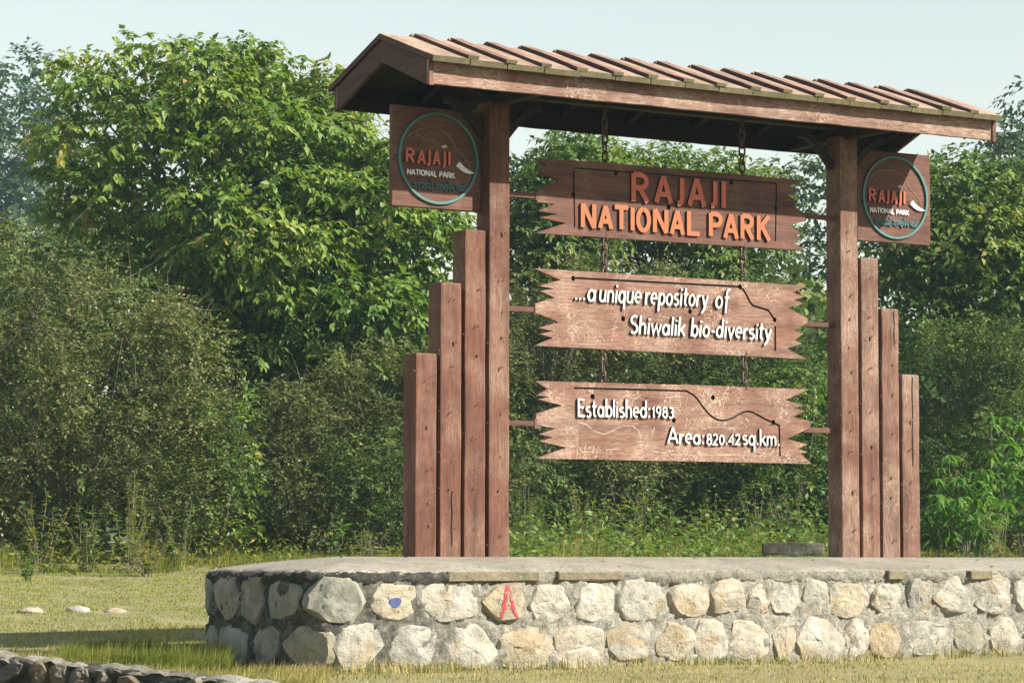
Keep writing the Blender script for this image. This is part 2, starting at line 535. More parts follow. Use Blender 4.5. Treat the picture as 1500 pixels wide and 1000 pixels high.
# ------------------------------------------------------------------ stone platform
PX0, PX1, PY0, PY1, PRAD = None, 9.5, -1.1, 1.3, .34
PX0 = float(on_y(478, 900, PY0)[0]) - .10
def rrect(o, n_side=(300, 44), n_c=20):
    """points of the platform outline offset inwards by o, from front right going left"""
    x0, x1, y0, y1 = PX0 + o, PX1 - o, PY0 + o, PY1 - o
    r = max(PRAD - o, .04)
    pts = []
    def side(a, b, n):
        for i in range(n):
            t = i / n
            pts.append((a[0] + (b[0] - a[0]) * t, a[1] + (b[1] - a[1]) * t))
    def arc(cx, cy, a0):
        for i in range(n_c):
            a = Rd(a0 - 90 * i / n_c)
            pts.append((cx + r * math.cos(a), cy + r * math.sin(a)))
    side((x1 - r, y0), (x0 + r, y0), n_side[0]); arc(x0 + r, y0 + r, 270)
    side((x0, y0 + r), (x0, y1 - r), n_side[1]); arc(x0 + r, y1 - r, 180)
    side((x0 + r, y1), (x1 - r, y1), n_side[0]); arc(x1 - r, y1 - r, 90)
    side((x1, y1 - r), (x1, y0 + r), n_side[1]); arc(x1 - r, y0 + r, 0)
    return pts
plat = empty('stone_platform', (PX0 + 1.5, .1, 0), 'low stone masonry platform with concrete top carrying the big wooden sign', 'platform')
POFF = Vector(plat.location)
def sweep(name, prof, jit, mat, cap=False, sub=1, jz=None):
    rings = [rrect(o) for o, z in prof]
    n = len(rings[0])
    V, Fq = [], []
    for ri, ((o, z), ring) in enumerate(zip(prof, rings)):
        for i, (x, y) in enumerate(ring):
            j = jit[ri]
            v = Vector((x, y, z))
            f = noise.fractal(v * 5.0, .9, 2.1, 3)
            g = noise.fractal(v * 17.0 + Vector((9, 3, 1)), .8, 2.1, 2)
            nrm = Vector((x - (PX0 + PX1) / 2, (y - .1) * 4, 0)); 
            # push outwards along the local outline normal
            a, b = ring[(i - 1) % n], ring[(i + 1) % n]
            t = Vector((b[0] - a[0], b[1] - a[1], 0)).normalized()
            nn = Vector((t.y, -t.x, 0))
            if nn.x * (x - (PX0 + PX1) / 2) < 0 and abs(nn.x) > .7: nn = -nn
            if nn.y * (y - .1) < 0 and abs(nn.y) > .7: nn = -nn
            d = (f * .6 + g * .5) * j
            V.append((x + nn.x * d - POFF.x, y + nn.y * d - POFF.y, z + (f * .5 + g * .6) * (jz[ri] if jz else j * .4) - POFF.z))
    m = len(prof)
    for r_ in range(m - 1):
        for i in range(n):
            Fq.append((r_ * n + i, r_ * n + (i + 1) % n, (r_ + 1) * n + (i + 1) % n, (r_ + 1) * n + i))
    me = bpy.data.meshes.new(name)
    faces = [f[::-1] for f in Fq]
    if cap:
        faces.append([(m - 1) * n + i for i in range(n)][::-1])
    me.from_pydata(V, [], faces)
    me.update()
    for p in me.polygons: p.use_smooth = True
    bm = bmesh.new(); bm.from_mesh(me); bmesh.ops.recalc_face_normals(bm, faces=bm.faces); bm.to_mesh(me); bm.free()
    return link(name, me, mat, plat)
sweep('mortar_wall', [(0, -.15)] + [(-.014, .02 + .045 * i) for i in range(18)] + [(.0, .82), (.02, .845)],
      [.0] + [.075] * 18 + [.02, .01], M_wallmortar)
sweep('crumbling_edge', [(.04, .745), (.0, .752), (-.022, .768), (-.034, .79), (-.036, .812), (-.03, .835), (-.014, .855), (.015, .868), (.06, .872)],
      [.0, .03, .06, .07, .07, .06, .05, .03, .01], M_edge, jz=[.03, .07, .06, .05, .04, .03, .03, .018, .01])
sweep('concrete_top', [(.012, .79), (-.012, .83), (-.004, .858), (.03, .876), (.08, .889), (.2, .908), (.4, .937), (.7, .975), (.95, 1.0)],
      [0, .03, .05, .04, .01, .0, 0, 0, 0], M_top, cap=True, jz=[0, .02, .03, .016, .006, .004, .004, .003, 0])

# wall surface lookup: ray in plan against the outline
OUT = np.array(rrect(0.0, (60, 14), 12))
SEG_A = OUT; SEG_B = np.roll(OUT, -1, axis=0)
def wall_hit(px, py):
    d = ray(px, py)
    o = CAM[:2]; dd = d[:2]
    e = SEG_B - SEG_A
    den = dd[0] * e[:, 1] - dd[1] * e[:, 0]
    den[np.abs(den) < 1e-9] = 1e-9
    ao = SEG_A - o
    t = (ao[:, 0] * e[:, 1] - ao[:, 1] * e[:, 0]) / den
    s = (ao[:, 0] * dd[1] - ao[:, 1] * dd[0]) / den
    ok = (s >= 0) & (s <= 1) & (t > 0)
    if not ok.any(): return None
    i = np.where(ok)[0][np.argmin(t[ok])]
    tt = t[i]
    p = CAM + d * tt
    tan = Vector((*(e[i] / np.linalg.norm(e[i])), 0))
    nrm = Vector((tan.y, -tan.x, 0))
    vd = Vector((d[0], d[1], 0))
    if nrm.dot(vd) > 0: nrm = -nrm
    right = Vector((-nrm.y, nrm.x, 0))      # to the right when facing the wall
    return Vector(p), nrm, right, float(np.dot(d, Fv)) * tt

def rock_mesh(name, wid, hei, seed, bulge=.075, na=22, rings=(1.10, 1.0, .955, .87, .74, .57, .38, .18)):
    """rough broken stone set in a wall: local x right, z up, -y out of the wall"""
    r = random.Random(seed)
    # angular outline: a polygon of 6 to 9 corners pulled towards a rounded box
    nc = r.randint(6, 9)
    ang = sorted(6.28318 * (i + r.uniform(-.3, .3)) / nc for i in range(nc))
    kk = r.uniform(2.6, 4.2)
    cor = []
    for a_ in ang:
        c, sn = math.cos(a_), math.sin(a_)
        q = (abs(c) ** kk + abs(sn) ** kk) ** (-1 / kk) * r.uniform(.80, 1.12)
        cor.append((c * q, sn * q))
    def outline(th):
        c, sn = math.cos(th), math.sin(th)
        best = 1.0
        for i in range(nc):
            x1, y1 = cor[i]; x2, y2 = cor[(i + 1) % nc]
            den = c * (y2 - y1) - sn * (x2 - x1)
            if abs(den) < 1e-9: continue
            t = (x1 * (y2 - y1) - y1 * (x2 - x1)) / den
            u = (x1 * sn - y1 * c) / den
            if t > 0 and -1e-6 <= u <= 1 + 1e-6: best = t
        return min(best, 1.12)
    planes = []
    for i in range(r.randint(4, 6)):
        a_ = r.uniform(0, 6.28)
        t = r.uniform(.15, .75)
        planes.append((math.cos(a_) * t, math.sin(a_) * t, r.uniform(.8, 1.15)))
    bm = bmesh.new()
    rows = []
    for ri, s_ in enumerate(rings):
        row = []
        for k_ in range(na):
            th = 6.28318 * (k_ + .5 * (ri % 2)) / na
            rad = outline(th) * s_
            x, z = math.cos(th) * rad, math.sin(th) * rad
            if ri == 0: h = -.6
            else:
                h = min(1.0, (1.02 - s_) * 9.0)
                for gx_, gz_, d_ in planes: h = min(h, d_ - gx_ * x - gz_ * z)
                h = max(h, .03 if ri == 1 else .18)
                h += (.13 if ri > 1 else .04) * noise.fractal(Vector((x * 2.6 + seed, z * 2.6, seed * .37)), .6, 2.3, 4)
                rg = 1 - abs(noise.noise(Vector((x * 1.7 + seed * 2, z * 1.7, 4))))
                if ri > 1: h -= .35 * max(0, rg - .86) / .14 * .5
            jx = .02 * noise.noise(Vector((th * 3, seed, ri)))
            row.append(bm.verts.new(((x + jx) * wid / 2, -h * bulge, z * hei / 2)))
        rows.append(row)
    cv = bm.verts.new((0, -bulge * min([1.0] + [p[2] for p in planes]), 0))
    for a_, b_ in zip(rows[:-1], rows[1:]):
        for i in range(na):
            bm.faces.new((a_[i], a_[(i + 1) % na], b_[(i + 1) % na], b_[i]))
    for i in range(na):
        bm.faces.new((rows[-1][i], rows[-1][(i + 1) % na], cv))
    bmesh.ops.triangulate(bm, faces=bm.faces)
    me = bm_mesh(bm, name)
    for p in me.polygons: p.use_smooth = False
    bm2 = bmesh.new(); bm2.from_mesh(me)
    for e in bm2.edges:
        e.smooth = not (len(e.link_faces) == 2 and e.calc_face_angle(0) > .5)
    for f in bm2.faces: f.smooth = True
    bm2.to_mesh(me); bm2.free()
    return me

STONES = [  # upper course, then lower course: x0,x1,y0,y1 in the photograph
 (304,317,838,898),(318,352,845,906),(357,388,848,912),(396,441,851,909),(451,523,849,912),(538,612,854,908),(622,698,852,909),
 (709,770,851,910),(773,830,855,908),(843,894,857,908),(905,968,851,910),(981,1034,854,905),(1038,1090,849,899),
 (1092,1123,855,901),(1126,1169,852,900),(1174,1211,848,900),(1213,1267,851,905),(1275,1316,854,900),(1325,1358,846,900),
 (1365,1419,843,897),(1429,1478,843,897),(1484,1527,838,896),
 (308,324,914,966),(325,366,914,976),(374,411,920,975),(423,481,923,978),(488,563,916,981),(574,636,916,977),(657,722,921,981),
 (734,808,919,979),(814,885,916,977),(888,950,914,970),(962,1014,916,966),(1016,1063,908,970),(1066,1123,910,964),
 (1130,1162,908,966),(1164,1233,906,969),(1235,1269,907,966),(1273,1315,914,966),(1325,1388,907,962),(1391,1444,908,960),
 (1447,1493,904,961),(1497,1548,903,958)]
def place_stone(o, p, nrm, right):
    m = Matrix.Identity(4)
    inn = -nrm
    for i in range(3):
        m[i][0], m[i][1], m[i][2] = right[i], inn[i], (0, 0, 1)[i]
        m[i][3] = p[i] - POFF[i]
    o.matrix_local = m
cond = {}
for i, (a, b, c, d) in enumerate(STONES):
    hc = wall_hit((a + b) / 2, (c + d) / 2)
    if hc is None: continue
    hl, hr = wall_hit(a, (c + d) / 2), wall_hit(b, (c + d) / 2)
    p, nrm, right, dep = hc
    wid = ((hr[0] - hl[0]).length if hl and hr else (b - a) * dep / FPX * 1.4)
    wid = min(wid * 1.14, .68)
    hei = (d - c) * dep / FPX * 1.14
    shady = b < 445  # shade at the left end is coloured in with greener, darker stone
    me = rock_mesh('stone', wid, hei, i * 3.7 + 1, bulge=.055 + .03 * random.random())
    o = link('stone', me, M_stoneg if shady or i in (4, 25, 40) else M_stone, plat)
    place_stone(o, p, nrm, right)
    cond[i] = (p, nrm, right, wid, hei)
# the courses go on past the right edge of the photograph and round the back
def more_stones(x0, x1, y, face):
    x = x0
    k_ = 100
    while x < x1:
        for zc, hh in ((.64, .33), (.24, .36)):
            wd = random.uniform(.24, .42)
            me = rock_mesh('stone', wd, hh * random.uniform(.85, 1), k_ * 1.3, .06)
            k_ += 1
            o = link('stone', me, M_stone, plat)
            place_stone(o, Vector((x + random.uniform(0, .05), y, zc)), Vector((0, face, 0)), Vector((-face, 0, 0)))
        x += .46
more_stones(float(on_y(1560, 900, PY0)[0]), PX1 - .6, PY0, -1)
# coping slabs let into the front edge
for a, b, c, d in [(656, 790, 837, 851), (817, 912, 837, 850), (1301, 1326, 832, 846), (1421, 1453, 832, 846)]:
    p0, p1 = on_y(a, c, PY0 - .045), on_y(b, d, PY0 - .045)
    zt, zb = .868, .868 - (d - c) * 25.6 / FPX
    bm = box_bm(p0[0], p1[0], PY0 - .06, PY0 + .14, zb, zt, .008, 1)
    bmesh.ops.subdivide_edges(bm, edges=[e for e in bm.edges if e.calc_length() > .15], cuts=6)
    for vv in bm.verts:
        vv.co.y += .008 * noise.noise(vv.co * 9); vv.co.z += .007 * noise.noise(vv.co * 8 + Vector((5, 5, 5)))
    link('coping_slab', shift(bm_mesh(bm, 'coping_slab'), -POFF), M_coping, plat)
# spray paint: a red letter A and a blue dab on two of the stones
def spray(idx, strokes, hw, mat, name):
    p, nrm, right, wid, hei = cond[idx]
    bm = bmesh.new()
    for s in strokes:
        # follow the stone's bulge: resample
        pts = []
        if isinstance(hw, list): pts = list(s)
        else:
            for (x0, z0), (x1, z1) in zip(s[:-1], s[1:]):
                for t in np.linspace(0, 1, 9): pts.append((x0 + (x1 - x0) * t, z0 + (z1 - z0) * t))
        ribbon(bm, [pts[j] for j in range(len(pts)) if j == 0 or (Vector(pts[j]) - Vector(pts[j - 1])).length > 1e-5], hw, -.088, -.0845)
    o = link(name, bm_mesh(bm, name), mat, plat)
    return o, p, nrm, right
def drape(o, stone_idx, base):
    """press the paint onto the stone's face"""
    stn = [ch for ch in plat.children if ch.name.startswith('stone')][stone_idx]
    from mathutils.bvhtree import BVHTree
    b = bmesh.new(); b.from_mesh(stn.data)
    tree = BVHTree.FromBMesh(b)
    for v in o.data.vertices:
        hit = tree.ray_cast(Vector((v.co.x, -1, v.co.z)), Vector((0, 1, 0)))
        if hit[0] is not None:
            v.co.y = hit[0].y - (.005 if v.co.y < -.087 else -.002)
    b.free()
pA = cond[7]
for idx, strokes, hw, mat, nm in [
    (7, [[(-.075, -.15), (.0, .15)], [(.0, .15), (.085, -.15)], [(-.05, -.055), (.055, -.045)]], .016, M_redspray, 'painted_letter'),
    (5, [[(-.062, .01), (-.05, .004), (-.03, -.004), (.0, -.008), (.03, .0), (.05, .004), (.062, -.004)]], [.012, .03, .038, .042, .04, .028, .01], M_bluespray, 'paint_dab')]:
    o, p, nrm, right = spray(idx, strokes, hw, mat, nm)
    drape(o, idx, 0)
    place_stone(o, p, nrm, right)

# a little leaf litter and grit on the platform top
g_ = np.random.default_rng(91)
n_ = 150
lx, ly = g_.uniform(PX0 + .2, 8, n_), g_.uniform(PY0 + .12, PY1 - .1, n_)
off = np.minimum.reduce([lx - PX0, ly - PY0, PY1 - ly])
lz = np.interp(off, [.08, .2, .4, .7, .95], [.889, .908, .937, .975, 1.0]) + .006
def flat_bits(P, L, seed):
    g = np.random.default_rng(seed)
    a = g.uniform(0, 6.28, len(P))
    A = np.stack([np.cos(a), np.sin(a), g.uniform(-.05, .35, len(P))], 1)
    U = np.array([0, 0, 1.0]) + g.normal(size=(len(P), 3)) * .25
    A = A / np.linalg.norm(A, axis=1, keepdims=True)
    S = np.cross(A, U); S /= np.linalg.norm(S, axis=1, keepdims=True)
    L = L[:, None]
    V = np.stack([P, P + A * L * .5 + S * L * .25, P + A * L, P + A * L * .5 - S * L * .25], 1).reshape(-1, 3)
    F_ = (np.arange(len(P))[:, None, None] * 4 + np.array([[0, 1, 2], [0, 2, 3]])[None]).reshape(-1, 3)
    return V, F_, np.repeat(g.uniform(0, 1, len(P)), 2)
V, Fc, rn = flat_bits(np.stack([lx, ly, lz], 1), g_.uniform(.015, .06, n_), 92)
M_litter = leaf_mat('dead_leaf', [(0, (.10, .06, .03)), (.5, (.19, .12, .055)), (1, (.28, .21, .10))], (1, 1, 1), .8, .15, .1)
tag(link('leaf_litter', np_mesh('leaf_litter', V, Fc, rn), M_litter), 'scattered dead leaves on the concrete platform top', 'leaf litter', kind='stuff')

# ------------------------------------------------------------------ the timber sign frame
Z0 = 1.0                                            # platform top
PW, PD, GAP, SPAN = .229, .245, .037, 4.0
ZFB, ZET, ZR = Z0 + 4.31, Z0 + 4.55, Z0 + 4.916      # fascia bottom, eave top, ridge
RX0, RX1, RYF, RYK, YR = -1.388, 5.407, -.935, 1.121, .093
FX0, FX1, FYF, FYK = -1.345, 5.38, -.795, .99
gate = empty('sign_frame', (2, .12, Z0), 'tall reddish brown timber sign frame of stepped posts under a plank gable roof', 'sign frame')
GO = Vector(gate.location)
def gpart(name, bm, mat, parent=gate, smooth=False):
    return link(name, shift(bm_mesh(bm, name, smooth), -GO), mat, parent)

def post_bm(x0, x1, h, seed):
    bm = box_bm(x0, x1, 0, PD, Z0 - .06, Z0 + h, .016, 2)
    # hand-hewn unevenness
    long_e = [e for e in bm.edges if abs(e.verts[0].co.z - e.verts[1].co.z) > 1]
    bmesh.ops.subdivide_edges(bm, edges=long_e, cuts=int(h / .16), use_grid_fill=True)
    for v in bm.verts:
        q = Vector((v.co.x * 3, v.co.y * 3, v.co.z * 2.2 + seed))
        v.co.x += .005 * noise.noise(q); v.co.y += .005 * noise.noise(q + Vector((7, 1, 4)))
    return bm
def adze_marks(x0, x1, h, seed, par, z_from=.15):
    """small curled splinters standing off the front face and the left edge"""
    r = random.Random(seed)
    bm = bmesh.new()
    z = Z0 + z_from + r.random() * .2
    while z < Z0 + h - .15:
        cx = (x0 + x1) / 2 + r.uniform(-.02, .045)
        s = r.uniform(.016, .038)
        a = r.uniform(.3, 1.1)
        if r.random() < .2: a = 1.5
        p = [(cx - s * math.cos(a), z - s * math.sin(a)), (cx - s * .2, z + s * .1), (cx + s * .5, z + s * .45), (cx + s, z + s * .35)]
        ribbon(bm, p, [.0025, .007, .007, .002], -.013, .004)
        if r.random() < .5:
            zz = z + r.uniform(-.1, .1)
            b = [bm.verts.new(c) for c in ((x0 + .006, .012, zz), (x0 + .006, .022, zz), (x0 - .028, .004, zz + .02), (x0 + .004, .014, zz + .012))]
            for t in ((0, 1, 2), (1, 3, 2), (3, 0, 2), (0, 3, 1)): bm.faces.new([b[i] for i in t])
        z += r.uniform(.18, .48)
    o = gpart('adze_marks', bm, M_post, par)
    o.location = (0, 0, 0)
    o['kind'] = 'stuff'
    return o
hts = [4.36, 3.106, 2.587, 1.908]
for k_ in range(4):
    for side in (0, 1):
        x1 = -k_ * (PW + GAP) if side == 0 else SPAN + k_ * (PW + GAP) + PW
        x0 = x1 - PW
        o = gpart('post', post_bm(x0, x1, hts[k_], k_ * 5 + side * 31), M_post if side == 0 else M_postw)
        adze_marks(x0, x1, hts[k_] - (.7 if k_ == 0 else 0), k_ * 7 + side * 50 + 3, o)
        if k_ in (1, 2, 3):   # spacer blocks tie neighbouring posts together
            for zz in (.35, hts[k_] - .45):
                xa = x1 if side == 0 else x0 - GAP
                gpart('spacer_block', box_bm(xa - .01, xa + GAP + .01, .09, .16, Z0 + zz, Z0 + zz + .09), M_dark)
# long checks in two of the right hand posts
for x, z0_, z1_ in ((SPAN + 3 * (PW + GAP) + .135, .95, 1.88), (SPAN + 2 * (PW + GAP) + .165, 2.2, 2.57), (-2 * (PW + GAP) - .10, .1, .62)):
    bm = bmesh.new()
    pts = [(x + .004 * math.sin(i * 1.7), Z0 + z0_ + (z1_ - z0_) * i / 8) for i in range(9)]
    ribbon(bm, pts, [.001] + [.0045] * 7 + [.003], -.0075, .004)
    gpart('split', bm, M_black)

# roof
roofbm = bmesh.new()
slF = (ZR - ZET) / (YR - RYF)
def zroof(y, drop=0.0):
    return (ZR - (abs(y - YR) / (YR - RYF)) * (ZR - ZET)) - drop
# ridge beam, wall plates, rafters: one framed part
box_bm(FX0 + .02, FX1 - .02, YR - .05, YR + .05, ZR - .28, ZR - .07, bm=roofbm)
for xr in np.linspace(FX0 + .1, FX1 - .1, 9):
    for s in (-1, 1):
        y0 = YR + s * .052; y1 = (FYF + .03) if s < 0 else (FYK - .03)
        q = [(y0, zroof(y0, .066)), (y1, zroof(y1, .066)), (y1, zroof(y1, .16)), (y0, zroof(y0, .16))]
        a = [roofbm.verts.new((xr - .03, y, z)) for y, z in q]
        b = [roofbm.verts.new((xr + .03, y, z)) for y, z in q]
        roofbm.faces.new(a); roofbm.faces.new(b[::-1])
        for i in range(4):
            j = (i + 1) % 4
            roofbm.faces.new((a[j], a[i], b[i], b[j]))
roof = gpart('roof', roofbm, M_dark)
# lintel on the two main posts, tie beams across them, curved braces
gpart('lintel', box_bm(-.3, SPAN + .3, .06, .19, ZFB + .125, ZFB + .27, .008, 1), M_darkx)
for xc in (-PW / 2, SPAN + PW / 2):
    gpart('tie_beam', box_bm(xc - .06, xc + .06, FYF + .03, FYK - .03, ZFB + .015, ZFB + .115, .006, 1), M_dark)
    for s in (-1, 1):
        bm = bmesh.new()
        pts = []
        for i in range(7):
            t = i / 6
            pts.append((xc + s * (.12 + .42 * t), ZFB - .28 + .33 * math.sin(t * 1.5708)))
        ribbon(bm, pts, .035, .09, .16)
        gpart('brace', bm, M_darkx)
# deck planks, laid up and down the slope, with battens over every joint
NB = 17
pit = (RX1 - RX0) / NB
def slope_piece(xa, xb, s, t_lo, t_hi, ridge_gap, over, seed):
    """piece lying on slope s (-1 front, +1 back): from ridge to eave, between heights t_lo and t_hi above deck"""
    r = random.Random(seed)
    bm = bmesh.new()
    yr_ = YR + s * ridge_gap
    ye = (RYF - over) if s < 0 else (RYK + over)
    nrm = Vector((0, s * slF, 1)).normalized()
    rows = []
    nseg = 6
    warp = r.uniform(-.006, .010)
    for i in range(nseg + 1):
        t = i / nseg
        y = yr_ + (ye - yr_) * t
        z = zroof(y)
        up = warp * math.sin(t * 3.14)
        if t > .9: up += r.uniform(-.004, .006)
        row = []
        for (x, h) in ((xa, t_lo), (xb, t_lo), (xb, t_hi), (xa, t_hi)):
            p = Vector((x + .004 * noise.noise(Vector((x * 3, y * 2, seed))), y, z)) + nrm * (h + up)
            row.append(bm.verts.new(p))
        rows.append(row)
    for a, b in zip(rows[:-1], rows[1:]):
        for j in range(4):
            bm.faces.new((a[j], a[(j + 1) % 4], b[(j + 1) % 4], b[j]))
    f0 = bm.faces.new(rows[0][::-1]); f1 = bm.faces.new(rows[-1])
    f1.material_index = 1
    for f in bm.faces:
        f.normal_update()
        if f.material_index == 0 and all(min((v.co - w_.co).length for w_ in [r_[0] for r_ in rows] + [r_[1] for r_ in rows]) < 1e-6 for v in f.verts): f.material_index = 2  # underside shade put into the colour: bottom faces take the dark wood
        elif f.material_index == 0 and abs(f.normal.x) > .7: f.material_index = 3  # shaded sides painted in with the darker barge wood
    return bm
for s in (-1, 1):
    for i in range(NB):
        xa, xb = RX0 + i * pit, RX0 + (i + 1) * pit
        me = shift(bm_mesh(slope_piece(xa + .004, xb - .004, s, -.054, 0.0, .004, 0.0 + random.uniform(-.006, .006), i + 40 * s), 'plank'), -GO)
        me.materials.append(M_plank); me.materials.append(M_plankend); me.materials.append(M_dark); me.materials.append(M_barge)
        link('plank', me, None, roof)
        if i < NB - 1:
            bw = .115 + random.uniform(-.008, .008)
            jx = random.uniform(-.012, .012)
            me = shift(bm_mesh(slope_piece(xb - .035 + jx, xb - .035 + bw + jx, s, .002, .034, .003, .006 + random.uniform(-.01, .008), i + 80 * s + 7), 'batten'), -GO)
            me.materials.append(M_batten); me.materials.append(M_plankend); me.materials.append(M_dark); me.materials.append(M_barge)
            link('batten', me, None, roof)
# barge boards on both gables, fascias along both eaves, little corner trims
for x in (FX0 - .02, FX1 - .02):
    for s in (-1, 1):
        bm = bmesh.new()
        ye = FYF if s < 0 else FYK
        dpt = .235
        yy = YR
        q = [(yy, zroof(yy, .060)), (ye + (.022 if s < 0 else -.022), zroof(ye, .060)), (ye + (.022 if s < 0 else -.022), ZFB), (yy, zroof(yy, .072) - dpt + .035)]
        a = [bm.verts.new((x, y, z)) for y, z in q]
        b = [bm.verts.new((x + .04, y, z)) for y, z in q]
        bm.faces.new(a); bm.faces.new(b[::-1])
        for i in range(4):
            j = (i + 1) % 4
            bm.faces.new((a[j], a[i], b[i], b[j]))
        gpart('barge_board', bm, M_barge, roof).location = (0, 0, 0)
for s, ye in ((-1, FYF), (1, FYK)):
    y0, y1 = (ye - .018, ye + .02) if s < 0 else (ye - .02, ye + .018)
    bm = box_bm(FX0 - .02, FX1 + .02, y0, y1, ZFB, zroof(ye, .062), .004, 1)
    bmesh.ops.subdivide_edges(bm, edges=[e for e in bm.edges if e.calc_length() > 3], cuts=60)
    for v in bm.verts:
        if v.co.z < ZFB + .05: v.co.z += .006 * noise.noise(v.co * 1.3) + .004 * noise.noise(v.co * 5)
        v.co.y += .004 * noise.noise(v.co * 1.1 + Vector((3, 3, 3)))
    fo = gpart('fascia_board', bm, M_fascia, roof); fo.location = (0, 0, 0)
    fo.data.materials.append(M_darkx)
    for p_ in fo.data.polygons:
        if p_.normal.y * s < -.5 or p_.normal.z < -.5 and s > 0: p_.material_index = 1  # inner and lower faces coloured dark for the shade under the roof
    for x in (FX0 - .024, FX1 - .03):
        ya, yb_ = (ye - .034, ye - .020) if s < 0 else (ye + .020, ye + .034)
        gpart('corner_trim', box_bm(x, x + .05, ya, yb_, ZFB - .014, zroof(ye, .07), .003, 1), M_post, roof).location = (0, 0, 0)

# ------------------------------------------------------------------ lettering: a hand-cut stroke alphabet
def arc(cx, cy, rx, ry, a0, a1, n=10):
    return [(cx + rx * math.cos(Rd(a0 + (a1 - a0) * i / n)), cy + ry * math.sin(Rd(a0 + (a1 - a0) * i / n))) for i in range(n + 1)]
xh = .62
G = {
 'R': (.62, [[(.06, 0), (.06, 1)], [(.06, .96)] + arc(.30, .73, .24, .23, 90, -90, 8) + [(.06, .5)], [(.26, .5), (.58, .0)]]),
 'A': (.68, [[(.03, 0), (.34, 1)], [(.34, 1), (.65, 0)], [(.14, .32), (.54, .32)]]),
 'J': (.34, [[(.27, 1), (.27, .16), (.255, .07), (.21, -.01), (.14, -.06), (.04, -.075)]]),
 'I': (.16, [[(.08, 0), (.08, 1)]]),
 'N': (.66, [[(.07, 0), (.07, 1)], [(.07, 1), (.59, 0)], [(.59, 0), (.59, 1)]]),
 'T': (.60, [[(.02, .95), (.58, .95)], [(.30, .95), (.30, 0)]]),
 'O': (.74, [arc(.37, .5, .30, .45, 90, 450, 20)]),
 'L': (.54, [[(.08, 1), (.08, .05), (.52, .05)]]),
 'P': (.58, [[(.07, 0), (.07, 1)], [(.07, .96)] + arc(.30, .72, .24, .24, 90, -90, 8) + [(.07, .48)]]),
 'K': (.62, [[(.08, 0), (.08, 1)], [(.56, 1), (.10, .45)], [(.22, .58), (.58, 0)]]),
 'E': (.52, [[(.48, .95), (.08, .95), (.08, .05), (.50, .05)], [(.08, .52), (.42, .52)]]),
 'S': (.52, [arc(.27, .74, .20, .21, 40, 270, 9) + arc(.27, .27, .21, .22, 90, -140, 9)[1:]]),
 'a': (.50, [arc(.23, .30, .18, .27, 0, 360, 14), [(.42, .60), (.42, .0)]]),
 'b': (.50, [[(.08, 1), (.08, .0)], arc(.27, .30, .18, .27, 0, 360, 14)]),
 'd': (.50, [arc(.23, .30, .18, .27, 0, 360, 14), [(.42, 1.0), (.42, .0)]]),
 'q': (.50, [arc(.23, .30, .18, .27, 0, 360, 14), [(.42, .60), (.42, -.32)]]),
 'p': (.50, [[(.08, .60), (.08, -.32)], arc(.27, .30, .18, .27, 0, 360, 14)]),
 'o': (.50, [arc(.25, .30, .19, .27, 0, 360, 16)]),
 'e': (.48, [[(.07, .32), (.42, .32)] + arc(.24, .32, .18, .26, 0, 300, 13)[1:]]),
 'u': (.48, [[(.07, .60), (.07, .22)] + arc(.23, .20, .16, .17, 180, 360, 7)[1:], [(.40, .60), (.40, 0)]]),
 'n': (.48, [[(.07, .60), (.07, 0)], arc(.23, .38, .17, .19, 180, 0, 7) + [(.40, 0)]]),
 'm': (.74, [[(.07, .60), (.07, 0)], arc(.22, .40, .14, .17, 180, 0, 6) + [(.36, 0)], arc(.51, .40, .14, .17, 180, 0, 6) + [(.65, 0)]]),
 'h': (.48, [[(.07, 1.0), (.07, 0)], arc(.23, .38, .17, .19, 180, 0, 7) + [(.40, 0)]]),
 'i': (.18, [[(.09, .60), (.09, 0)], [(.09, .76), (.09, .87)]]),
 'r': (.34, [[(.07, .60), (.07, 0)], arc(.24, .36, .17, .20, 180, 60, 6)]),
 's': (.40, [arc(.20, .44, .14, .13, 40, 270, 8) + arc(.20, .17, .15, .14, 90, -140, 8)[1:]]),
 't': (.34, [[(.15, .88), (.15, .16)] + arc(.26, .16, .11, .12, 180, 290, 5)[1:], [(.02, .60), (.32, .60)]]),
 'y': (.46, [[(.05, .60), (.24, .06)], [(.42, .60), (.20, -.12), (.05, -.30)]]),
 'f': (.36, [arc(.30, .78, .14, .18, 70, 180, 6) + [(.16, -.22)], [(.03, .56), (.33, .56)]]),
 'w': (.66, [[(.04, .60), (.18, .02), (.33, .55), (.48, .02), (.62, .60)]]),
 'v': (.46, [[(.04, .60), (.23, .02), (.42, .60)]]),
 'l': (.17, [[(.085, 1.0), (.085, 0)]]),
 'k': (.46, [[(.07, 1.0), (.07, 0)], [(.42, .60), (.10, .25)], [(.20, .34), (.44, 0)]]),
 '-': (.30, [[(.05, .32), (.25, .32)]]),
 '.': (.20, [[(.10, .0), (.10, .13)]]),
 ':': (.22, [[(.11, .0), (.11, .13)], [(.11, .42), (.11, .55)]]),
 '1': (.30, [[(.05, .50), (.18, .62), (.18, 0)]]),
 '9': (.46, [arc(.22, .43, .16, .19, 0, 360, 13), [(.38, .43), (.34, .18), (.20, -.02)]]),
 '8': (.46, [arc(.23, .49, .14, .14, 90, 450, 12), arc(.23, .17, .17, .17, 90, 450, 13)]),
 '3': (.44, [arc(.20, .49, .16, .14, 130, -80, 8), arc(.20, .18, .18, .18, 80, -140, 9)]),
 '2': (.46, [arc(.22, .47, .16, .17, 160, -30, 8) + [(.06, .03), (.42, .03)]]),
 '0': (.48, [arc(.24, .31, .17, .29, 90, 450, 14)]),
 '4': (.48, [[(.36, 0), (.36, .64), (.05, .20), (.46, .20)]]),
}
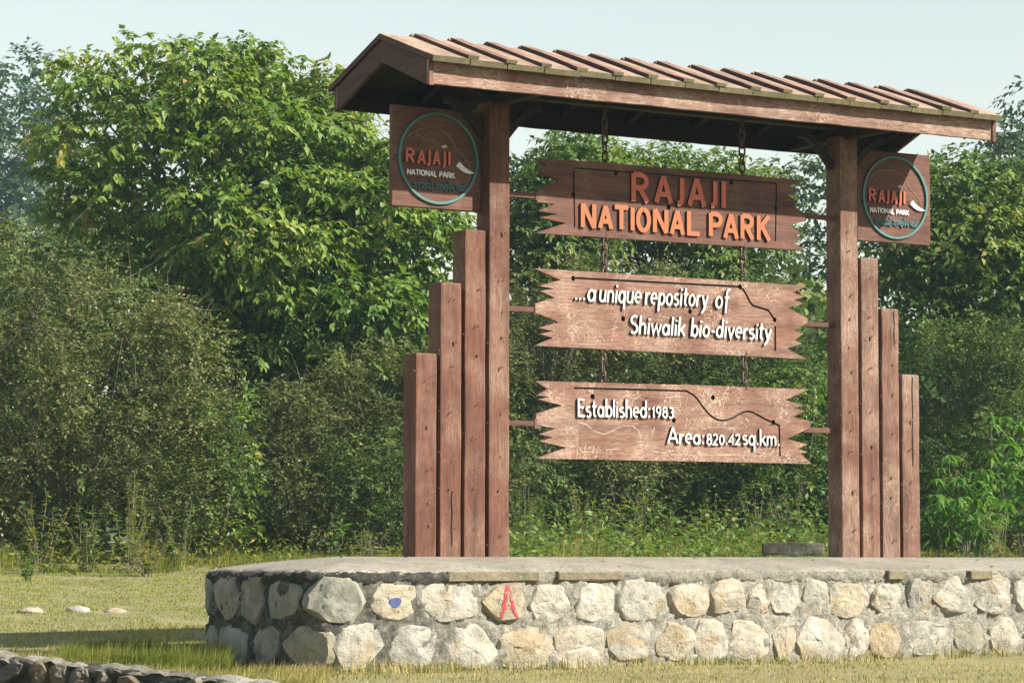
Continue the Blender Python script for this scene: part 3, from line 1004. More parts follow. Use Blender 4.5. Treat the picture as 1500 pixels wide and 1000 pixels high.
def glyph(ch, x0, x1, zb, h, hw, yf, th, origin, parent, mat, shear=0.0, name='letter'):
    """one raised letter standing on a board face at y = yf"""
    wd, strokes = G[ch]
    sx = (x1 - x0) / wd
    bm = bmesh.new()
    for i, s in enumerate(strokes):
        p = [(x0 + u * sx + v_ * h * shear, zb + v_ * h) for u, v_ in s]
        ribbon(bm, p, hw, yf - th - .0011 * i, yf + .002)
    me = bm_mesh(bm, name)
    me.materials.append(mat); me.materials.append(M_black)
    for p_ in me.polygons:
        if p_.normal.y > -.5: p_.material_index = 1          # edges of the cut letters are painted black
    return link(name, shift(me, -Vector(origin)), None, parent)
def text_line(txt, pa, pb, ca, cb, cap_px, yf, hw, th, origin, parent, mat, shear=0.0, space=.30, track=.05):
    """txt from pixel x pa to pb, baseline pixel y ca (left) to cb (right), on the plane y = yf"""
    A_, B_ = on_y(pa, ca, yf), on_y(pb, cb, yf)
    dep = depth_of((A_[0] + B_[0]) / 2, yf)
    h = cap_px * dep / FPX
    tot = sum((space if c_ == ' ' else G[c_][0] + track) for c_ in txt) - track
    k_ = (B_[0] - A_[0]) / tot
    x = A_[0]
    for c_ in txt:
        if c_ == ' ':
            x += space * k_; continue
        wd = G[c_][0] * k_
        t = (x - A_[0]) / (B_[0] - A_[0])
        glyph(c_, x, x + wd, A_[2] + (B_[2] - A_[2]) * t + random.uniform(-.003, .003), h * random.uniform(.97, 1.03), hw, yf, th, origin, parent, mat, shear)
        x += wd + track * k_

# ------------------------------------------------------------------ hanging boards
YB, TB = .092, .055
def px_poly(pts, ox, oy, s, Y=YB):
    r = []
    for x, y in pts:
        p = on_y(ox + x / s, oy + y / s, Y)
        r.append((p[0], p[2]))
    return r
S_ = 3.488
def hanging_board(label, outline, ox, oy, grooves, holes, mat, gw):
    poly = px_poly(outline, ox, oy, S_)
    # roughen long edges a little
    out = []
    for i, a in enumerate(poly):
        b = poly[(i + 1) % len(poly)]
        L = math.hypot(b[0] - a[0], b[1] - a[1])
        n = max(1, int(L / .16))
        for j in range(n):
            t = j / n
            dz = .004 * noise.noise(Vector((a[0] + (b[0] - a[0]) * t * 7, oy, 0))) if 0 < j else 0
            out.append((a[0] + (b[0] - a[0]) * t, a[1] + (b[1] - a[1]) * t + dz))
    xs = [p[0] for p in out]; zs = [p[1] for p in out]
    root = empty('hanging_board', ((min(xs) + max(xs)) / 2, YB + TB / 2, min(zs)), label, 'sign board', 'boards hanging in the sign frame')
    org = Vector(root.location)
    bm = bmesh.new()
    prism(bm, out, YB, YB + TB)
    me = shift(bm_mesh(bm, 'panel'), -org)
    me.materials.append(mat); me.materials.append(M_black)
    pn = link('panel', me, None, root)
    # routed lines and bored holes are cut into the face
    cb = bmesh.new()
    for g in grooves:
        ribbon(cb, px_poly(g, ox, oy, S_), gw, YB - .03, YB + .016)
    cme = shift(bm_mesh(cb, 'cut'), -org); cme.materials.append(mat); cme.materials.append(M_black)
    for p in cme.polygons: p.material_index = 1
    cut = link('cut', cme)
    cut.parent = root
    cuts = [cut]
    hb = bmesh.new()
    for hx, hy in px_poly(holes, ox, oy, S_):
        pts = [(hx + .024 * math.cos(6.2832 * i / 12), hy + .026 * math.sin(6.2832 * i / 12)) for i in range(12)]
        prism(hb, pts, YB - .03, YB + .030)
    hme = shift(bm_mesh(hb, 'cut'), -org); hme.materials.append(mat); hme.materials.append(M_black)
    for p in hme.polygons: p.material_index = 1
    cut2 = link('cut', hme); cut2.parent = root
    cuts.append(cut2)
    for c_ in cuts:
        md = pn.modifiers.new('cut', 'BOOLEAN'); md.operation = 'DIFFERENCE'; md.solver = 'EXACT'; md.object = c_; md.use_self = True
        md.material_mode = 'INDEX'
    dg = bpy.context.evaluated_depsgraph_get()
    new = bpy.data.meshes.new_from_object(pn.evaluated_get(dg))
    pn.modifiers.clear()
    if len(new.polygons) > 12: pn.data = new
    for c_ in cuts: bpy.data.objects.remove(c_, do_unlink=True)
    return root, org
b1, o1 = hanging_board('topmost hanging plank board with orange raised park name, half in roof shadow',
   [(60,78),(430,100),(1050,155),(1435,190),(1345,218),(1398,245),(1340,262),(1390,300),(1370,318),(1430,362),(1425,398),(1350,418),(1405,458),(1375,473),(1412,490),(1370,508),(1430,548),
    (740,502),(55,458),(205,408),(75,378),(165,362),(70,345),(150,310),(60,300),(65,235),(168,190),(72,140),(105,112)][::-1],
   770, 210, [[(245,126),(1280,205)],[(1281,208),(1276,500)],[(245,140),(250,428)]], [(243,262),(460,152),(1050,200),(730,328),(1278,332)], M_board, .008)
b2, o2 = hanging_board('middle hanging plank board with white slanted lettering and a black bent line',
   [(45,45),(180,105),(70,135),(150,150),(75,160),(150,195),(50,225),(50,270),(170,320),(70,350),(140,365),(75,380),(140,400),(55,440),(740,475),(1437,508),(1335,455),(1410,430),
    (1375,410),(1420,380),(1375,362),(1440,322),(1440,300),(1340,245),(1420,225),(1372,207),(1425,190),(1365,170),(1437,135),(740,88)],
   770, 380, [[(243,95),(1095,140),(1112,155),(1130,185),(1145,215),(1160,235),(1240,260),(1272,308)],[(1275,340),(1275,466)]], [(243,97),(1095,140),(840,265),(498,303),(1272,308)], M_boardw, .011)
b3, o3 = hanging_board('lowest hanging plank board with white lettering and a black wavy line',
   [(50,62),(110,103),(65,135),(125,145),(65,155),(190,187),(55,230),(55,285),(150,305),(75,335),(140,350),(75,370),(210,402),(60,457),(740,470),(1460,485),(1405,432),(1440,425),
    (1390,408),(1440,385),(1335,358),(1455,300),(1450,265),(1365,245),(1430,215),(1370,200),(1425,185),(1325,160),(1445,105),(840,82)],
   770, 540, [[(245,98),(820,113),(860,135),(885,165),(910,200),(935,230),(960,250),(985,262),(1010,265),(1035,260),(1060,250),(1085,235),(1110,222),(1135,217),(1160,222),(1190,238),(1220,255),(1265,275),(1295,290),(1300,447)]],
   [(342,142),(957,147),(757,263),(1265,273)], M_boardw, .010)

def boxed(ch, x0, x1, y0, y1, ox, oy, s, Y, hw, th, org, par, mat, drop=0.0):
    a, b = on_y(ox + x0 / s, oy + y1 / s, Y), on_y(ox + x1 / s, oy + y0 / s, Y)
    zb = (a[2] + on_y(ox + x1 / s, oy + y1 / s, Y)[2]) / 2
    zt = (b[2] + on_y(ox + x0 / s, oy + y0 / s, Y)[2]) / 2
    h = zt - zb
    if ch == 'J':                       # the hook drops below the baseline
        h0 = (h - hw * 1.5) / 1.075; zb = zt - h0; h = h0
    glyph(ch, a[0] + hw * .6, b[0] - hw * .6, zb, h, hw, Y, th, org, par, mat)
for ch, x0, x1, y0, y1 in [('R',530,628,157,300),('A',650,745,170,305),('J',758,806,180,330),('A',820,915,182,322),('J',930,975,195,341),('I',988,1022,196,330)]:
    boxed(ch, x0, x1, y0, y1, 770, 210, S_, YB, .0265, .024, o1, b1, M_redl)
for ch, x0, x1, y0, y1 in [('N',272,357,311,432),('A',364,440,322,436),('T',440,525,322,440),('I',527,553,330,446),('O',555,636,332,452),('N',640,725,340,457),('A',730,806,346,466),('L',812,890,350,468),
                           ('P',926,1000,358,476),('A',1003,1081,364,486),('R',1089,1162,368,490),('K',1170,1247,372,496)]:
    boxed(ch, x0, x1, y0, y1, 770, 210, S_, YB, .0235, .024, o1, b1, M_orange)
c3 = lambda x: 770 + x / S_
def line3(txt, xa, xb, ya, yb_, cap, oy, par, org, hw=.0165, shear=0.0, **kw):
    text_line(txt, c3(xa), c3(xb), oy + ya / S_, oy + yb_ / S_, cap / S_, YB, hw, .026, org, par, M_white, shear, **kw)
line3('...', 243, 300, 205, 209, 80, 380, b2, o2, .011)
line3('a', 306, 350, 215, 217, 100, 380, b2, o2, .0106, .1)
line3('unique', 366, 582, 217, 229, 104, 380, b2, o2, .0106, .1)
line3('repository', 600, 922, 229, 245, 104, 380, b2, o2, .0106, .1)
line3('of', 958, 1032, 248, 256, 106, 380, b2, o2, .0106, .1)
line3('Shiwalik', 522, 805, 379, 392, 95, 380, b2, o2, .0114, .1)
line3('bio-diversity', 834, 1245, 393, 413, 95, 380, b2, o2, .0114, .1)
line3('Established:', 258, 632, 246, 250, 92, 540, b3, o3, .0098)
line3('1983', 636, 750, 248, 250, 84, 540, b3, o3, .0085)
line3('Area:', 718, 908, 382, 386, 84, 540, b3, o3, .0104)
line3('820.42', 916, 1090, 387, 389, 84, 540, b3, o3, .0085)
line3('sq.km.', 1100, 1292, 389, 393, 84, 540, b3, o3, .0094)

# scratched graffiti and scuffs on the two lower boards
def scratches(par, org, oy, lines, wdt=.0045):
    bm = bmesh.new()
    for i, ln in enumerate(lines):
        ribbon(bm, px_poly(ln, 770, oy, S_), [wdt * random.uniform(.5, 1.2) for _ in ln], YB - .0012 - .0002 * (i % 5), YB + .001)
    o = link('scratch_marks', shift(bm_mesh(bm, 'scratch_marks'), -org), M_scratch, par)
    o['kind'] = 'stuff'
scratches(b2, o2, 380, [[(250,330),(212,360),(240,415)],[(250,330),(268,322)],[(275,345),(270,405)],[(272,375),(295,370),(300,412)],[(322,350),(318,412)],[(318,348),(340,350),(336,378),(318,382)],
  [(345,412),(368,360),(405,420)],[(355,395),(390,395)],[(262,318),(340,312),(365,330)],[(440,420),(455,330),(480,265)],[(430,360),(470,345)],[(440,395),(470,385)],[(420,300),(450,310)],
  [(240,430),(330,434),(460,428)],[(160,140),(220,120)],[(170,152),(210,140),(215,150)],[(1160,160),(1215,150)],[(1190,155),(1180,205)],[(1185,205),(1160,195)],[(1215,165),(1245,205)],[(1245,165),(1222,205)],
  [(1255,160),(1290,150),(1265,180),(1300,180)],[(1310,160),(1330,195)],[(1250,215),(1275,205),(1290,220)],[(240,270),(300,255),(310,275)],[(280,285),(310,245)],[(1045,235),(1035,280)],[(1035,255),(1058,275)],
  [(955,430),(960,450),(950,452)],[(985,430),(1000,450)],[(1005,430),(1030,435),(1010,450)],[(700,290),(760,310)],[(860,280),(900,270)]])
scratches(b3, o3, 540, [[(240,240),(265,270),(310,285),(355,320),(400,335),(440,320),(470,300),(505,292),(545,290),(580,320),(590,360)],[(725,145),(800,140)],[(745,125),(735,185)],[(785,125),(790,195)],[(735,160),(790,160)],
  [(830,135),(815,190),(850,210),(880,190)],[(905,140),(915,100),(930,130),(945,95),(955,130)],[(1000,160),(1020,115),(1040,160)],[(1005,145),(1035,145)],[(815,305),(820,250),(850,290),(880,240),(905,310)],
  [(265,445),(262,385),(300,440),(305,390)],[(300,440),(345,430),(350,395),(320,400),(345,420)],[(360,435),(370,395),(385,430)],[(275,405),(375,410)],[(285,425),(385,420)],[(410,412),(485,410)],[(430,420),(470,400)],
  [(640,420),(760,438),(900,440),(1100,436)],[(980,440),(1240,445)],[(640,310),(665,345)],[(660,300),(640,340)],[(1030,310),(1060,300),(1070,330)],[(1100,270),(1130,300)],[(1120,250),(1160,290)],[(1325,450),(1355,440),(1340,458),(1360,462)],
  [(180,290),(240,300)],[(200,310),(260,295)],[(250,150),(300,175)],[(730,195),(780,200)],[(930,300),(960,295)]], .005)

# ------------------------------------------------------------------ chains
def link_mesh():
    bm = bmesh.new()
    L, Wd, r = .056, .028, .0105
    pts = []
    for i in range(6):
        a = math.pi * i / 5
        pts.append((Wd * math.cos(a), L - Wd + Wd * math.sin(a)))
    for i in range(6):
        a = math.pi + math.pi * i / 5
        pts.append((Wd * math.cos(a), -(L - Wd) + Wd * math.sin(a)))
    n = len(pts); rings = []
    for i in range(n):
        p = Vector((pts[i][0], 0, pts[i][1])); d = Vector((pts[(i + 1) % n][0] - pts[i - 1][0], 0, pts[(i + 1) % n][1] - pts[i - 1][1])).normalized()
        s = Vector((-d.z, 0, d.x))
        rings.append([bm.verts.new(p + s * r * math.cos(6.2832 * k / 5) + Vector((0, 1, 0)) * r * math.sin(6.2832 * k / 5)) for k in range(5)])
    for i in range(n):
        a, b = rings[i], rings[(i + 1) % n]
        for k in range(5):
            bm.faces.new((a[k], a[(k + 1) % 5], b[(k + 1) % 5], b[k]))
    return bm_mesh(bm, 'link', True)
LINK = link_mesh()
LINK.materials.append(M_chain)
YC = YB + TB / 2
def chain(px_top, px_bot, label, ztop=None):
    a, b = on_y(*px_top, YC), on_y(*px_bot, YC)
    zt = ztop if ztop else a[2] + .02
    zb = b[2] - .03
    x = b[0]
    root = empty('chain', (x, YC, zb), label, 'chain', 'chains holding the boards')
    n = max(2, round((zt - zb) / .082))
    st = (zt - zb) / n
    for i in range(n + 1):
        o = link('link', LINK, None, root)
        o.location = (0, 0, i * st)
        o.rotation_euler = (0, random.uniform(-.06, .06), (1.5708 if i % 2 else 0) + .5 + random.uniform(-.2, .2))
chain((886, 180), (886, 238), 'left chain from the roof to the topmost board', ZFB + .06)
chain((1087, 180), (1087, 253), 'right chain from the roof to the topmost board', ZFB + .06)
chain((885, 348), (885, 397), 'left chain between topmost and middle boards')
chain((1088, 362), (1088, 411), 'right chain between topmost and middle boards')
chain((883, 514), (883, 560), 'left chain between middle and lowest boards')
chain((1090, 523), (1090, 571), 'right chain between middle and lowest boards')

# tie bars from the main posts to the board ends
for (pa, pb, left) in [((750, 284), (790, 288), 1), ((750, 453), (788, 453), 1), ((748, 622), (788, 618), 1), ((1176, 316), (1213, 319), 0), ((1176, 474), (1213, 476), 0), ((1180, 628), (1213, 632), 0)]:
    Yc = YB + .02
    a, b = on_y(*pa, Yc), on_y(*pb, Yc)
    z = (a[2] + b[2]) / 2
    x0, x1 = (-.02, b[0] + .05) if left else (a[0] - .04, SPAN + .02)
    gpart('tie_bar', box_bm(x0, x1, YB + .012, YB + .042, z - .026, z + .026, .003, 1), M_board)
    if left:
        gpart('tie_bracket', box_bm(b[0] - .05, b[0] + .03, YB - .006 + .010, YB + TB + .02, z - .05, z + .05, .004, 1), M_chain)

# ------------------------------------------------------------------ emblem panels
YE, TE = .145, .06
EX0, EX1, EZ0, EZ1 = -1.215, -.2335, Z0 + 3.30, Z0 + 4.265
def emblem_panel(label):
    root = empty('emblem_panel', ((EX0 + EX1) / 2, YE + TE / 2, EZ0), label, 'sign', 'square emblem panels beside the posts')
    org = Vector(root.location)
    bm = box_bm(EX0, EX1, YE, YE + TE, EZ0, EZ1, .006, 1)
    link('panel', shift(bm_mesh(bm, 'panel'), -org), M_board, root)
    E_ = 5.265
    def pp(x, y):
        p = on_y(570 + x / E_, 140 + y / E_, YE)
        return (p[0], p[2])
    l_, r_, t_, b_ = pp(62, 487), pp(682, 487), pp(372, 133), pp(372, 843)
    cx, cz, ra, rb = (l_[0] + r_[0]) / 2, (t_[1] + b_[1]) / 2, (r_[0] - l_[0]) / 2 - .015, (t_[1] - b_[1]) / 2 - .015
    bm = bmesh.new()
    n = 56
    rr = []
    for i in range(n):
        a = 6.28318 * i / n
        c_, s_ = math.cos(a), math.sin(a)
        rr.append([bm.verts.new((cx + (ra + dr) * c_, yy, cz + (rb + dr) * s_)) for dr, yy in ((.013, YE + .002), (.012, YE - .022), (-.012, YE - .022), (-.013, YE + .002))])
    for i in range(n):
        a, b = rr[i], rr[(i + 1) % n]
        for k in range(4): bm.faces.new((a[k], a[(k + 1) % 4], b[(k + 1) % 4], b[k]))
    link('ring', shift(bm_mesh(bm, 'ring'), -org), M_teal, root)
    for ch, x0, x1, y0, y1 in [('R',118,192,410,515),('A',208,276,424,530),('J',276,316,424,552),('A',328,388,430,535),('J',398,432,432,565),('I',444,472,436,542)]:
        boxed(ch, x0, x1, y0, y1, 570, 140, E_, YE, .0125, .02, org, root, M_redl)
    text_line('NATIONAL PARK', 570 + 133 / E_, 570 + 500 / E_, 140 + 606 / E_, 140 + 640 / E_, 42 / E_, YE, .0068, .014, org, root, M_white, track=.07)
    # Hindi line, one stroke group for each word
    words = [
      [[(175,672),(335,683)], [(190,674),(205,690),(188,702),(212,716)], [(224,676),(224,722)], [(238,700),(262,702),(262,678)], [(262,678),(262,724)], [(238,700),(250,720)], [(276,680),(276,724)], [(288,704),(310,706)], [(310,682),(310,728)],
       [(288,704),(298,722)], [(326,684),(326,730)], [(312,668),(322,658),(330,684)]],
      [[(345,684),(495,696)], [(358,686),(372,702),(356,714),(378,728)], [(388,688),(388,732)], [(402,690),(402,712),(424,716)], [(424,692),(424,734)], [(402,690),(424,716)], [(438,694),(436,708),(452,712),(440,726),(428,744)], [(462,694),(462,736)],
       [(448,680),(458,670),(466,694)], [(474,696),(482,710),(472,718),(490,722)], [(491,698),(491,738)]],
      [[(505,697),(578,702)], [(514,698),(514,720),(530,722)], [(530,700),(530,742)], [(543,702),(543,743)], [(562,704),(562,745)], [(562,716),(548,722),(552,734),(562,726),(574,720),(576,734)], [(566,692),(576,686)]]]
    for wd in words:
        bm = bmesh.new()
        for i, s in enumerate(wd):
            ribbon(bm, [pp(x, y) for x, y in s], .0072, YE - .014 - .0006 * i, YE + .002)
        link('hindi_word', shift(bm_mesh(bm, 'hindi_word'), -org), M_teald, root)
    bm = bmesh.new()
    prism(bm, [pp(x, y) for x, y in [(404,394),(415,385),(428,382),(445,392),(440,402),(425,405),(412,402)]], YE - .008, YE + .002)
    link('eye', shift(bm_mesh(bm, 'eye'), -org), M_white, root)
    bm = bmesh.new()
    prism(bm, [pp(x, y) for x, y in [(418,394),(426,388),(433,394),(426,400)]], YE - .0095, YE - .007)
    link('pupil', shift(bm_mesh(bm, 'pupil'), -org), M_black, root)
    bm = bmesh.new()
    prism(bm, [pp(x, y) for x, y in [(510,545),(520,528),(538,514),(552,532),(575,556),(605,578),(650,600),(636,606),(605,606),(575,596),(545,576)]], YE - .022, YE + .002)
    link('tusk', shift(bm_mesh(bm, 'tusk'), -org), M_white, root)
    bm = bmesh.new()
    for i, s in enumerate([[(140,320),(180,285),(240,258),(310,248),(380,258),(440,290),(480,340),(510,400),(545,440),(585,480),(615,530),(630,585)], [(200,330),(225,300),(255,330),(290,300)]]):
        ribbon(bm, [pp(x, y) for x, y in s], .0045, YE - .004 - .001 * i, YE + .001)
    link('carved_outline', shift(bm_mesh(bm, 'carved_outline'), -org), M_outline, root)
    return root
em = emblem_panel('square brown emblem panel with teal ring beside the left stepped posts')
em2 = em.copy(); C.objects.link(em2)
em2.location.x += 5.555
em2['label'] = 'square brown emblem panel with teal ring beside the right stepped posts'
for ch in list(em.children):
    c_ = ch.copy(); C.objects.link(c_); c_.parent = em2

# ------------------------------------------------------------------ foliage builders
def unit(a):
    return a / np.maximum(np.linalg.norm(a, axis=1, keepdims=True), 1e-9)
def leaves(P, axis, up, L, Wd, fold=.18, curl=.15, simple=False):
    """P: leaf bases; axis: direction of the midrib; up: rough normal; L, Wd: arrays of length and width"""
    a = unit(axis)
    s = unit(np.cross(a, up))
    n = np.cross(s, a)
    L = L[:, None]; Wd = Wd[:, None]
    m = len(P)
    if simple:
        V = np.stack([P, P + a * L * .5 + s * Wd * .5, P + a * L, P + a * L * .5 - s * Wd * .5], 1)
        F_ = np.array([[0, 1, 2], [0, 2, 3]])
    else:
        mid = P + a * L * .45 + n * L * (.02 - fold * .25)
        V = np.stack([P, P + a * L * .40 + s * Wd * .5 + n * L * fold * .3, mid, P + a * L * .40 - s * Wd * .5 + n * L * fold * .3, P + a * L - n * L * curl], 1)
        F_ = np.array([[0, 1, 2], [0, 2, 3], [1, 4, 2], [2, 4, 3]])
    k_ = V.shape[1]
    Fc = (np.arange(m)[:, None, None] * k_ + F_[None]).reshape(-1, 3)
    return V.reshape(-1, 3), Fc, len(F_)

def in_poly(poly, x, y):
    c = False
    j = len(poly) - 1
    for i in range(len(poly)):
        xi, yi = poly[i]; xj, yj = poly[j]
        if (yi > y) != (yj > y) and x < (xj - xi) * (y - yi) / (yj - yi) + xi: c = not c
        j = i
    return c
def edge_dist(poly, x, y):
    d = 1e9
    for i in range(len(poly)):
        ax, ay = poly[i]; bx, by = poly[(i + 1) % len(poly)]
        t = max(0, min(1, ((x - ax) * (bx - ax) + (y - ay) * (by - ay)) / ((bx - ax) ** 2 + (by - ay) ** 2)))
        d = min(d, math.hypot(x - ax - t * (bx - ax), y - ay - t * (by - ay)))
    return d
def clumps_from(poly, D, rad, n, thick, seed, layers=1.0):
    """clump centres filling the crown whose outline is poly: (pos, radius)"""
    r = random.Random(seed)
    xs = [p[0] for p in poly]; ys = [p[1] for p in poly]
    out = []
    rpx = rad * FPX / D
    tries = 0
    while len(out) < n and tries < 16000:
        tries += 1
        x, y = r.uniform(min(xs), max(xs)), r.uniform(min(ys), max(ys))
        if not in_poly(poly, x, y): continue
        e = edge_dist(poly, x, y)
        rr = rad * r.uniform(.5, 1.3)
        if e < rpx * .45: rr *= .6
        if e < rpx * .2: continue
        dd = (thick * math.sqrt(min(1, e / (rpx * 4))) ) * r.uniform(-1, .55)
        p = at(x, y, D + dd)
        if any(np.linalg.norm(p - q) < .62 * (rr + r2) * .8 for q, r2 in out): 
            if tries % 5: continue
        out.append((p, rr))
    return out
def foliage(clumps, per, L, Wd, seed, org, flat=.75, droop=.5, simple=False, ratio=.25, up_bias=1.0, spray=0, density_pow=.45, spread=1.0):
    """leaf mesh for a list of clumps; per = leaves per square metre of clump shell"""
    g = np.random.default_rng(seed)
    Ps, As, Us, Ls, Ws, Rs = [], [], [], [], [], []
    for c_, r in clumps:
        n = int(per * 4 * math.pi * r * r)
        cr = g.uniform(-.28, .24)
        if spray:
            ns = max(1, n // spray)
            d = unit(g.normal(size=(ns, 3)) + np.array([0, 0, .15]))
            rad = r * g.uniform(.25, 1, (ns, 1)) ** density_pow
            base = c_ + d * rad * np.array([1, 1, flat]) * .8
            tw = unit(d * np.array([1, 1, .5]) + g.normal(size=(ns, 3)) * .35 + np.array([0, 0, .12]))
            ln = r * g.uniform(.30, .55, (ns, 1)) * spread
            rsp = g.uniform(-.12, .12, ns)
            for j in range(spray):
                t = (j + .5) / spray
                p = base + tw * ln * t - np.array([0, 0, 1.0]) * ln * t * t * .35
                sd = unit(np.cross(tw, np.array([0, 0, 1.0]))) * (1 if j % 2 else -1)
                a = tw * (.35 + .8 * t) + sd * (.9 - .5 * t) + np.array([0, 0, -droop]) + g.normal(size=(ns, 3)) * .3
                u = np.array([0, 0, up_bias]) + d * .5 + g.normal(size=(ns, 3)) * .35
                Ps.append(p); As.append(a); Us.append(u)
                s = g.uniform(.5, 1.25, ns)
                Ls.append(L * s); Ws.append(Wd * s * g.uniform(.85, 1.1, ns))
                Rs.append(np.clip(g.beta(2.2, 2.6, ns) + cr + rsp, 0, 1))
        else:
            d = unit(g.normal(size=(n, 3)))
            rad = r * g.uniform(0, 1, (n, 1)) ** density_pow
            Ps.append(c_ + d * rad * np.array([1, 1, flat]))
            As.append(d * .5 + g.normal(size=(n, 3)) * .7 + np.array([0, 0, -droop]))
            Us.append(np.array([0, 0, up_bias]) + d * .6 + g.normal(size=(n, 3)) * .6)
            s = g.uniform(.6, 1.25, n)
            Ls.append(L * s); Ws.append(Wd * s)
            Rs.append(np.clip(g.beta(2.2, 2.6, n) + cr, 0, 1))
    P = np.concatenate(Ps) - np.asarray(org)
    V, Fc, k_ = leaves(P, np.concatenate(As), np.concatenate(Us), np.concatenate(Ls), np.concatenate(Ws), simple=simple)
    return V, Fc, np.repeat(np.concatenate(Rs), k_)
NL = [0]
def woody(bm, base, clumps, org, r0, n_limb, seed, fork=.45, sub=True):
    """trunk or stems rising from base and running out into the clumps"""
    r = random.Random(seed)
    org = Vector(org); base = Vector(base)
    cs = [Vector(c_) for c_, _ in clumps]
    cen = sum(cs, Vector()) / len(cs)
    topz = cen.z
    f = base.lerp(Vector((cen.x, cen.y, topz)), fork)
    f = Vector((base.x * .6 + cen.x * .4, base.y * .6 + cen.y * .4, base.z + (topz - base.z) * fork))
    pts = []
    for i in range(6):
        t = i / 5
        p = base.lerp(f, t) + Vector((r.uniform(-.1, .1), r.uniform(-.1, .1), 0)) * (1 if 0 < i else 0) * r0 * 3
        pts.append(p - org)
    pts[0].z -= .15
    tube(bm, pts, [r0 * (1.35 if i == 0 else 1 - .07 * i) for i in range(6)], 8)
    sel = r.sample(range(len(cs)), min(n_limb, len(cs)))
    for j in sel:
        e = cs[j]
        st = base.lerp(f, r.uniform(.6, 1.0))
        mid = st.lerp(e, .5) + Vector((r.uniform(-1, 1), r.uniform(-1, 1), r.uniform(.0, .8))) * (e - st).length * .12
        q = [st - org]
        for t in (.25, .5, .75, 1.0):
            a = st.lerp(mid, t); b = mid.lerp(e, t)
            q.append(a.lerp(b, t) - org)
        rr = r0 * r.uniform(.28, .45)
        tube(bm, q, [rr, rr * .8, rr * .6, rr * .4, rr * .18], 5)
def twigs(bm, clumps, org, n, length, rad, seed, dirz=.3):
    """bare pale twigs poking through the leaves"""
    r = random.Random(seed)
    org = Vector(org)
    for _ in range(n):
        c_, R_ = r.choice(clumps)
        d = Vector((r.gauss(0, 1), r.gauss(0, 1), r.gauss(dirz, .6))).normalized()
        p = Vector(c_) + d * R_ * r.uniform(.2, .8)
        tdir = (d + Vector((r.gauss(0, .6), r.gauss(0, .6), r.gauss(.1, .5)))).normalized()
        pts = [p - org]
        for i in range(3):
            tdir = (tdir + Vector((r.gauss(0, .25), r.gauss(0, .25), r.gauss(-.08, .2)))).normalized()
            p = p + tdir * length * r.uniform(.2, .45)
            pts.append(p - org)
        tube(bm, pts, [rad, rad * .8, rad * .55, rad * .2], 3, cap=False)

def plant(name, label, cat, poly, D, rad, n, thick, base_px, per, L, Wd, mat, seed, group=None, trunk_r=.18, n_limb=10, fork=.45,
          crown='crown', stem='trunk', bark=None, ntwig=0, twl=.5, twr=.006, core=0, **kw):
    cl = clumps_from(poly, D, rad, n, thick, seed)
    if core:      # inner leaves that close the middle of the crown
        mx, my = sum(p[0] for p in poly) / len(poly), sum(p[1] for p in poly) / len(poly)
        inner = [(mx + (p[0] - mx) * .8, my + (p[1] - my) * .8) for p in poly]
        cl = cl + clumps_from(inner, D + thick * .75, rad * 1.25, core, .8, seed + 9)
    bx, bd = base_px
    b = at(bx, 810, bd)
    bz = ground_h(b[0], b[1])
    org = (float(b[0]), float(b[1]), float(bz))
    root = empty(name, org, label, cat, group)
    V, Fc, rn = foliage(cl, per, L, Wd, seed + 1, org, **kw)
    NL[0] += len(Fc)
    link(crown, np_mesh(crown, V, Fc, rn), mat, root)
    bm = bmesh.new()
    woody(bm, org, cl, org, trunk_r, n_limb, seed + 2, fork)
    if ntwig: twigs(bm, cl, org, ntwig, twl, twr, seed + 3)
    link(stem, bm_mesh(bm, stem, True), bark or M_bark, root)
    return root, cl

# the large broad-leaved tree behind the left posts
plant('broadleaf_tree', 'large bright green broad-leaved tree behind the left stepped posts', 'tree',
      [(55,240),(72,160),(95,66),(135,75),(165,60),(188,18),(215,62),(258,48),(300,38),(345,62),(395,46),(415,72),(442,38),(458,88),(490,78),(515,140),(560,165),(625,215),(690,290),(712,360),(665,430),(625,500),(560,540),(470,590),(390,605),(300,570),(230,470),(130,360),(70,320)],
      62, .95, 200, 3.6, (420, 63.5), 30, .225, .115, M_leafbig, 21, group='broad-leaved trees behind the sign', trunk_r=.26, n_limb=26, core=70, fork=.3, spray=7, flat=.5, droop=.7)
plant('hazy_tree', 'tall bluish hazy tree far off at the left edge', 'tree',
      [(-140,120),(-60,90),(0,88),(40,58),(70,75),(95,100),(92,140),(110,190),(118,260),(130,330),(100,420),(-140,440)],
      200, 3.4, 60, 7, (10, 203), 4, .50, .32, M_leaffar, 31, group='far hazy trees', trunk_r=.4, n_limb=16, spray=6, flat=.7)
plant('hazy_tree', 'tall hazy tree rising beyond the right end of the roof', 'tree',
      [(1405,330),(1420,260),(1428,190),(1445,160),(1475,142),(1500,125),(1540,112),(1620,120),(1660,200),(1660,380),(1420,420)],
      120, 2.0, 52, 5, (1530, 122), 7, .34, .19, M_leaffar, 33, group='far hazy trees', trunk_r=.35, n_limb=16, spray=6, flat=.7)
plant('hazy_tree', 'loose hazy tree seen between the boards and the right main post', 'tree',
      [(1060,330),(1090,250),(1130,225),(1180,235),(1225,225),(1290,240),(1310,330),(1300,520),(1200,560),(1100,520)],
      95, 1.5, 38, 3.5, (1190, 97), 8, .28, .16, M_leaffar, 35, group='far hazy trees', trunk_r=.3, n_limb=16, spray=6, flat=.7)
plant('leafy_tree', 'green leafy tree showing between the left main post and the boards', 'tree',
      [(715,290),(745,240),(775,225),(800,195),(850,190),(905,205),(925,230),(930,300),(900,370),(850,420),(715,430)],
      67, .85, 75, 2.6, (790, 69), 34, .19, .085, M_leafc, 41, group='broad-leaved trees behind the sign', trunk_r=.2, n_limb=16, core=22, spray=7, flat=.65)
